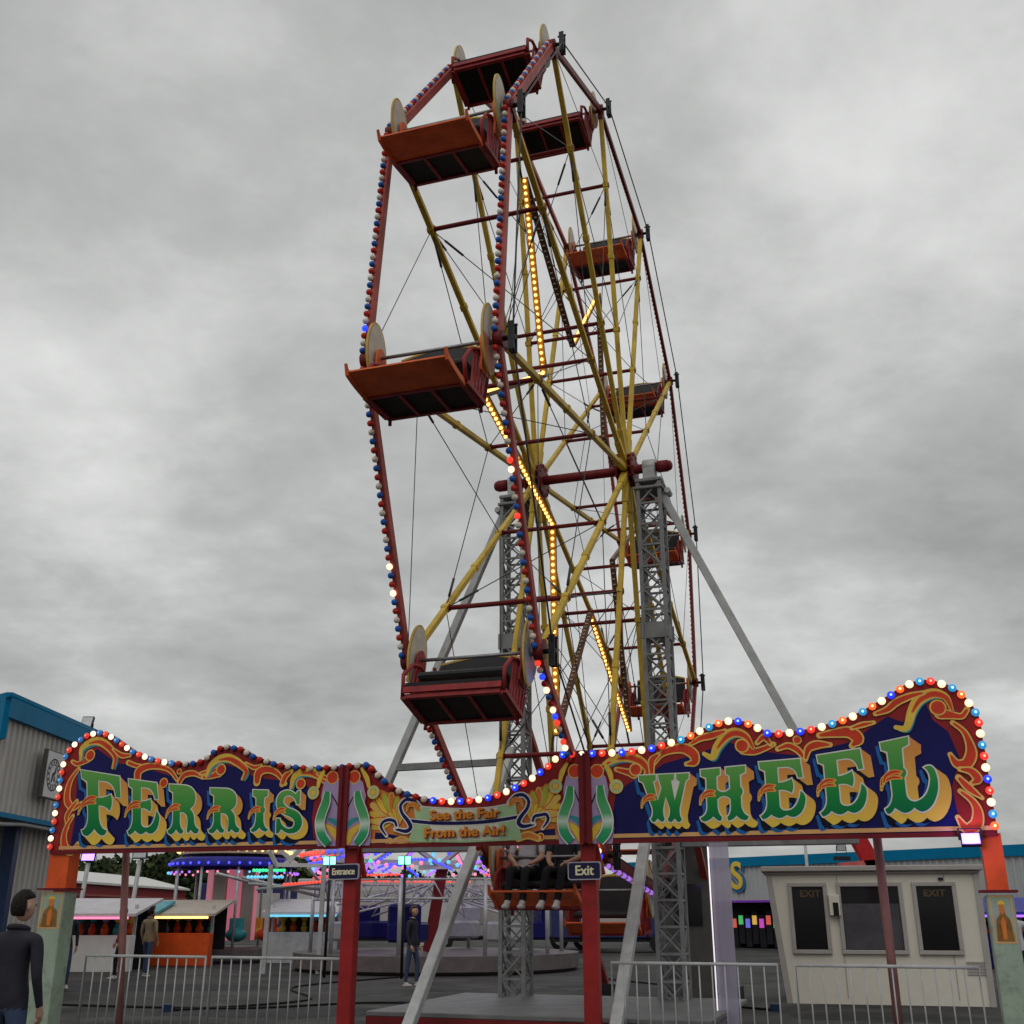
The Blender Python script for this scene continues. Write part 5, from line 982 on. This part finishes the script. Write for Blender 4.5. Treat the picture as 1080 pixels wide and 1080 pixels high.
# ================================================================== PEOPLE
M['skin'] = mat('skin', (.50, .30, .22), .5, var=.06, vscale=9); M['hairdark'] = mat('dark_hair', (.018, .013, .010), .6, var=.5, vscale=40, bump=.9, bscale=90); M['hairbrown'] = mat('brown_hair', (.06, .035, .018), .5, var=.3, vscale=20); M['eye'] = mat('eye_dark', (.02, .015, .012), .3); M['lip'] = mat('lip', (.36, .14, .12), .5); M['shoe'] = mat('pale_shoe', (.55, .52, .50), .6); M['sole'] = mat('shoe_sole', (.35, .32, .3), .6)
def cloth(n, c): return mat(n, c, .85, var=.12, vscale=8, bump=.25, bscale=25)
M['tee'] = cloth('grey_tee', (.52, .52, .56)); M['trouser'] = cloth('black_trousers', (.016, .016, .02)); M['hood'] = cloth('dark_jacket', (.03, .03, .04)); M['jean'] = cloth('blue_jeans', (.05, .07, .13)); M['redtop'] = cloth('red_top', (.28, .03, .03)); M['tan'] = cloth('tan_jacket', (.28, .21, .13))
def person(name, label, J, mats, hair, group=None, loc=(0, 0, 0), rot=None, face=0.0, s=1.0, near_=False):
    """J: joint positions; faces -y. One skinned body mesh with head, hands; hair is a child."""
    rad = dict(pelvis=(.145, .115), waist=(.128, .10), chest=(.155, .11), neck0=(.075, .065), neck1=(.052, .055), shl=.062, shr=.062, ell=.043, elr=.043, wrl=.028, wrr=.028, pml=.034, pmr=.034, hil=.09, hir=.09, knl=.062, knr=.062, anl=.045, anr=.045, hel=.042, her=.042, tol=.036, tor=.036)
    edges = [('pelvis', 'waist'), ('waist', 'chest'), ('chest', 'neck0'), ('neck0', 'neck1'), ('chest', 'shl'), ('shl', 'ell'), ('ell', 'wrl'), ('wrl', 'pml'), ('chest', 'shr'), ('shr', 'elr'), ('elr', 'wrr'), ('wrr', 'pmr'), ('pelvis', 'hil'), ('hil', 'knl'), ('knl', 'anl'), ('anl', 'tol'), ('pelvis', 'hir'), ('hir', 'knr'), ('knr', 'anr'), ('anr', 'tor')]
    names = [n for n in rad if n in J]; me = bpy.data.meshes.new('skeleton'); me.from_pydata([J[n] for n in names], [(names.index(a), names.index(b)) for a, b in edges], [])
    o = bpy.data.objects.new('skeleton', me); COL.objects.link(o); md = o.modifiers.new('skin', 'SKIN'); md.use_smooth_shade = True
    for i, n in enumerate(names): r = rad[n]; me.skin_vertices[0].data[i].radius = r if isinstance(r, tuple) else (r, r); me.skin_vertices[0].data[i].use_root = n == 'pelvis'
    sd_ = o.modifiers.new('sub', 'SUBSURF'); sd_.levels = sd_.render_levels = 3 if near_ else 2
    dg = bpy.context.evaluated_depsgraph_get(); dg.update(); bm_ = bpy.data.meshes.new_from_object(o.evaluated_get(dg)); bpy.data.objects.remove(o)
    V = Vector; SK, TOP, BOT_, SHO, EYE_, LIP = range(6); mb = MB(); seg = {}
    def near(p):
        best = None
        for a, b in edges:
            pa, pb_ = V(J[a]), V(J[b]); d = pb_ - pa; t = max(0, min(1, (p - pa).dot(d) / d.length_squared)); dist = (p - (pa + d * t)).length - .03 * (b in ('waist', 'chest'))
            if best is None or dist < best[0]: best = (dist, a, b, t)
        _, a, b, t = best
        if pelz > .5 and (b in ('hil', 'hir') or a in ('pelvis', 'waist')): return TOP if p.z > pelz - .07 else BOT_
        if pelz > .5 and b in ('knl', 'knr') and p.z > pelz - .07: return TOP
        if b.startswith('neck'): return SK if b == 'neck1' and t > .35 else TOP
        if a == 'pelvis' and b == 'waist': return TOP if t > .05 else BOT_
        if b in ('ell', 'elr'): return TOP if (mats.get('sleeve', 1) or t < .75) else SK
        if b in ('wrl', 'wrr'): return (TOP if t < .93 else SK) if mats.get('sleeve', 1) else SK
        if b in ('pml', 'pmr'): return SK
        if b in ('tol', 'tor'): return SHO
        if b in ('anl', 'anr'): return BOT_ if t < .93 else SHO
        if b in ('hil', 'hir', 'knl', 'knr'): return BOT_
        return TOP
    vs = [v.co.copy() for v in bm_.vertices]; pelz = J['pelvis'][2]; mb.v = [tuple(v) for v in vs]
    for pl in bm_.polygons: mb.face(tuple(pl.vertices), near(pl.center), True)
    n1 = V(J['neck1']); hc = V(J['head']); ra = Matrix.Rotation(face, 3, 'Z')
    st = len(mb.v); mb.ball((0, 0, 0), 1, SK, 20, 14)
    for i in range(st, len(mb.v)):
        p = V(mb.v[i]); x, y, z = p; q_ = V((x * .074, y * .093, z * .115))
        if z < -.2: q_.x *= 1 + (z + .2) * .30; q_.y -= (-.2 - z) * .022 if y < .3 else 0
        if y > .2 and z < -.2: q_.y *= .75
        if abs(x) < .24 and y < -.7 and -.32 < z < .12: q_.y -= .020 * (1 - abs(x) / .3) * (.6 + (.12 - z))
        if y < -.6 and .02 < z < .25 and .2 < abs(x) < .6: q_.y += .006
        mb.v[i] = tuple(hc + ra @ q_)
    for sx in (-1, 1):
        mb.ball(hc + ra @ V((sx * .030, -.082, .008)), .0115, EYE_, 8, 6); mb.ball(hc + ra @ V((sx * .075, .008, -.005)), .030, SK, 8, 6, (.35, .7, 1.0))
    mb.ball(hc + ra @ V((0, -.086, -.052)), .020, LIP, 8, 5, (1.1, .4, .35))
    for sd2 in 'lr':                                             # fingers and thumb
        w0, pm = V(J['wr' + sd2]), V(J['pm' + sd2]); d = (pm - w0).normalized(); side = V(J.get('pn' + sd2, (0, 0, -1))).normalized(); ax = d.cross(side).normalized(); sx = 1 if sd2 == 'l' else -1
        for k in range(4):
            b0 = pm + ax * (.024 - .016 * k) - d * .01; ln = (.068, .076, .072, .056)[k]; mb.tube([b0, b0 + d * ln * .45 + side * .004, b0 + d * ln * .75 + side * .018, b0 + d * ln * .85 + side * .034], [.0095, .009, .008, .006], 6, SK)
        tb = w0 + d * .03 + ax * .025 * 1; mb.tube([tb, tb + d * .03 + ax * .02 + side * .008, tb + d * .052 + ax * .018 + side * .02], [.011, .0095, .007], 6, SK)
    for sd2 in 'lr':                                             # shoe soles
        a_, t_ = V(J['an' + sd2]), V(J['to' + sd2]); d = (t_ - a_); d.z = 0; d.normalize() 
        mb.ball(a_.lerp(t_, .45) - V((0, 0, .015)), .05, SHO, 12, 8, (.9 if abs(d.y) > .5 else 2.3, 2.5 if abs(d.y) > .5 else .9, .62))
    o = mb.build(name, [M['skin'], mats['top'], mats['bottom'], mats['shoe'], M['eye'], M['lip']]); o.location = loc; o.scale = (s, s, s)
    if rot is not None: o.rotation_euler = rot
    tag(o, label, 'person', group)
    hb = MB(); st = 0; hb.ball((0, 0, 0), 1, 0, 20, 12)
    rnd = random.Random(len(label))
    for i in range(len(hb.v)):
        x, y, z = hb.v[i]; k = 1.10 + rnd.uniform(-.02, .03)
        q_ = V((x * .078 * k, y * .097 * k + .008, z * .118 * k + .006))
        if y < .15 and z < .42: q_ = V((x * .060, max(y, -.1) * .05 + .02, max(z, -.1) * .08 + .02))     # tucked away under the hairline
        if z < -.5: q_.z = max(q_.z, -.075)
        hb.v[i] = tuple(hc + ra @ q_)
    hb.build('hair', hair, o)
    if mats['top'] in (M['hood'], M['tan']):                      # jacket collar
        n0 = V(J['neck0']); cb3 = MB(); ring = [n0 + V((.075 * math.cos(2 * pi * k / 14), .070 * math.sin(2 * pi * k / 14) - .004, .018 + .016 * math.sin(2 * pi * k / 14))) for k in range(15)]; cb3.tube(ring, .022, 8, cap=False); cb3.build('jacket_collar', mats['top'], o)
    return o
def seated(x, dx=0, arm=0):
    z0 = -.20; J = dict(pelvis=(x, .06, z0), waist=(x, .10, z0 + .18), chest=(x, .13, z0 + .40), neck0=(x, .12, z0 + .53), neck1=(x, .10, z0 + .60), head=(x, .075, z0 + .73))
    for n, sx in (('l', 1), ('r', -1)):
        J['sh' + n] = (x + sx * .185, .12, z0 + .46); J['el' + n] = (x + sx * .225, .0, z0 + .19); J['wr' + n] = (x + sx * .13 + arm, -.20, z0 + .12); J['pm' + n] = (x + sx * .09 + arm, -.27, z0 + .105); J['pn' + n] = (0, -.3, -1)
        J['hi' + n] = (x + sx * .09, .0, z0 - .015); J['kn' + n] = (x + sx * .105 + dx, -.44, z0 + .02); J['an' + n] = (x + sx * .10 + dx * 2, -.62, z0 - .40); J['to' + n] = (x + sx * .11 + dx * 2, -.76, z0 - .445)
    return J
tsc = seats[5].rotation_euler
for x, mats_, hr, lab, dx, arm in ((-.27, dict(top=M['tee'], bottom=M['trouser'], shoe=M['shoe'], sleeve=0), M['hairbrown'], 'rider in a pale grey top and black trousers, left on the lowest seat', .02, .03), (.27, dict(top=M['hood'], bottom=M['trouser'], shoe=M['shoe'], sleeve=0), M['hairdark'], 'rider in a dark top and black trousers beside the Exit plate, on the lowest seat', -.02, -.03)):
    person('person', lab, seated(x, dx, arm), mats_, hr, 'riders on the lowest seat', seats[5].location, Euler((0, 0, PSI)))
def standing(sw=0.0, arms=.06):
    J = dict(pelvis=(0, 0, .96), waist=(0, .0, 1.12), chest=(0, .01, 1.33), neck0=(0, .015, 1.47), neck1=(0, .005, 1.53), head=(0, -.02, 1.655))
    for n, sx in (('l', 1), ('r', -1)):
        J['sh' + n] = (sx * .19, .015, 1.41); J['el' + n] = (sx * (.22 + arms * .3), .03, 1.13); J['wr' + n] = (sx * (.22 + arms * .2), -.08, .89); J['pm' + n] = (sx * .22, -.11, .81); J['pn' + n] = (-sx, -.2, 0)
        J['hi' + n] = (sx * .09, 0, .92); J['kn' + n] = (sx * .10, -.02 - sx * sw, .50); J['an' + n] = (sx * .10, .02 - sx * sw * 1.2, .09); J['to' + n] = (sx * .115, -.13 - sx * sw * 1.2, .04)
    return J
p = at_depth(23, 963, 9.4); person('person', 'person with short dark hair and a dark jacket, seen from behind at the left edge', standing(), dict(top=M['hood'], bottom=M['jean'], shoe=M['shoe']), M['hairdark'], None, (p.x, 9.4, 0), (0, 0, R_(168)), R_(-18), 1.0, True)
for x, Y, rz, tp, bt_, hr, lab in ((73.5, 26, 30, 'hood', 'jean', 'hairdark', 'person in a dark jacket and jeans far behind the left orange post'), (131, 30, -60, 'redtop', 'trouser', 'hairbrown', 'person in a red top standing by the far stalls'), (160, 31, 160, 'tan', 'jean', 'hairdark', 'person in a tan jacket with their back turned, by the far stalls'), (1068, 24, -20, 'tee', 'trouser', 'hairbrown', 'person in a grey top standing right of the right orange post'), (436, 27, 70, 'hood', 'jean', 'hairbrown', 'person in a dark jacket before the spinning ride'), (1020, 27, 120, 'tan', 'trouser', 'hairdark', 'person in a tan jacket between the booth and the right orange post')):
    p = at_depth(x, 963, Y); person('person', lab, standing(.08), dict(top=M[tp], bottom=M[bt_], shoe=M['shoe']), M[hr], 'people standing about the fair', (p.x, Y, 0), (0, 0, R_(rz)))

# ---- cables lying about on the tarmac
M['rubber'] = mat('black_rubber', (.012, .012, .013), .6)
for i, (pts, lab) in enumerate(((((-9, 22), (-5, 21), (-2.5, 22.3), (1, 21.2), (4, 23)), 'black power cable snaking over the tarmac behind the wheel'), (((-6, 20.5), (-4, 23), (-5, 27), (-3, 31)), 'black power cable running back to the small carousel'), (((4.6, 20.6), (3.6, 22.6), (4.2, 26), (2, 31)), 'black power cable running from the booth to the spinning ride'))):
    c0 = Vector((pts[0][0], pts[0][1], 0)); o = empty('power_cable', c0, 0, lab, 'cable', 'cables on the tarmac'); mb = MB(); mb.tube([Vector((x, y, .022)) - c0 for x, y in smooth_line(pts, 8)], .022, 6); mb.build('cable_run', M['rubber'], o); mb = MB(); mb.box((0, 0, .06), (.16, .1, .12)); mb.build('plug', M['bluecol'], o)

for x in (-.62, 1.35): mb = MB(); mb.box((x, -.004, 1.2), (.018, .012, 2.2)); mb.build('panel_seam', M['boothgrey'], bt)
mb = MB(); [mb.box((1.75, -.012, .55 + k * .05), (.4, .02, .03)) for k in range(5)]; mb.build('vent_grille', M['boothgrey'], bt)
mb = MB(); mb.tube([(.12, -.3, zE - .05), (.12, 4.8, zE - .05)], .05, 8); mb.build('gutter', M['bluetrim'], lb)
mb = MB(); mb.tube([(.09, 4.55, zC), (.09, 4.55, zE - .4)], .04, 8); mb.build('downpipe', M['palesteel'], lb)

its = [(Vector((3.95 * math.cos(2 * pi * i / 96), 3.95 * math.sin(2 * pi * i / 96), 2.92 + .1 * math.sin(i * .8))), M[('led_cyan', 'led_vio', 'led_green', 'led_pink')[(i // 6) % 4]], i) for i in range(96)]; bulbs_on(sr, its, .06, 'ring_bulb', 'ring_bulbs', nu=8, nv=5)
its = [(Vector((2.34 * math.cos(2 * pi * i / 40), 2.34 * math.sin(2 * pi * i / 40), 2.98)), M[('led_vio', 'led_pink', 'led_cyan')[(i // 4) % 3]], i) for i in range(40)]; bulbs_on(cx, its, .045, 'fringe_bulb', 'fringe_bulbs', nu=8, nv=5)
M['patch'] = mat('tarmac_patch', (.035, .035, .036), .75, var=.3, vscale=2, bump=.4, bscale=50)
for i, (x, y, w, h) in enumerate(((-4.2, 20.6, 2.2, 1.2), (2.6, 24.5, 1.5, 2.6), (-8.5, 27, 3, 1.4), (6.0, 19.6, 1.4, .9))):
    rnd = random.Random(i); mb = MB(); n = 18; mb.add([(x + w * math.cos(2 * pi * k / n) * rnd.uniform(.85, 1.1), y + h * math.sin(2 * pi * k / n) * rnd.uniform(.85, 1.1), .004) for k in range(n)], [tuple(range(n))]); tag(mb.build('tarmac_patch', M['patch']), kind='structure')
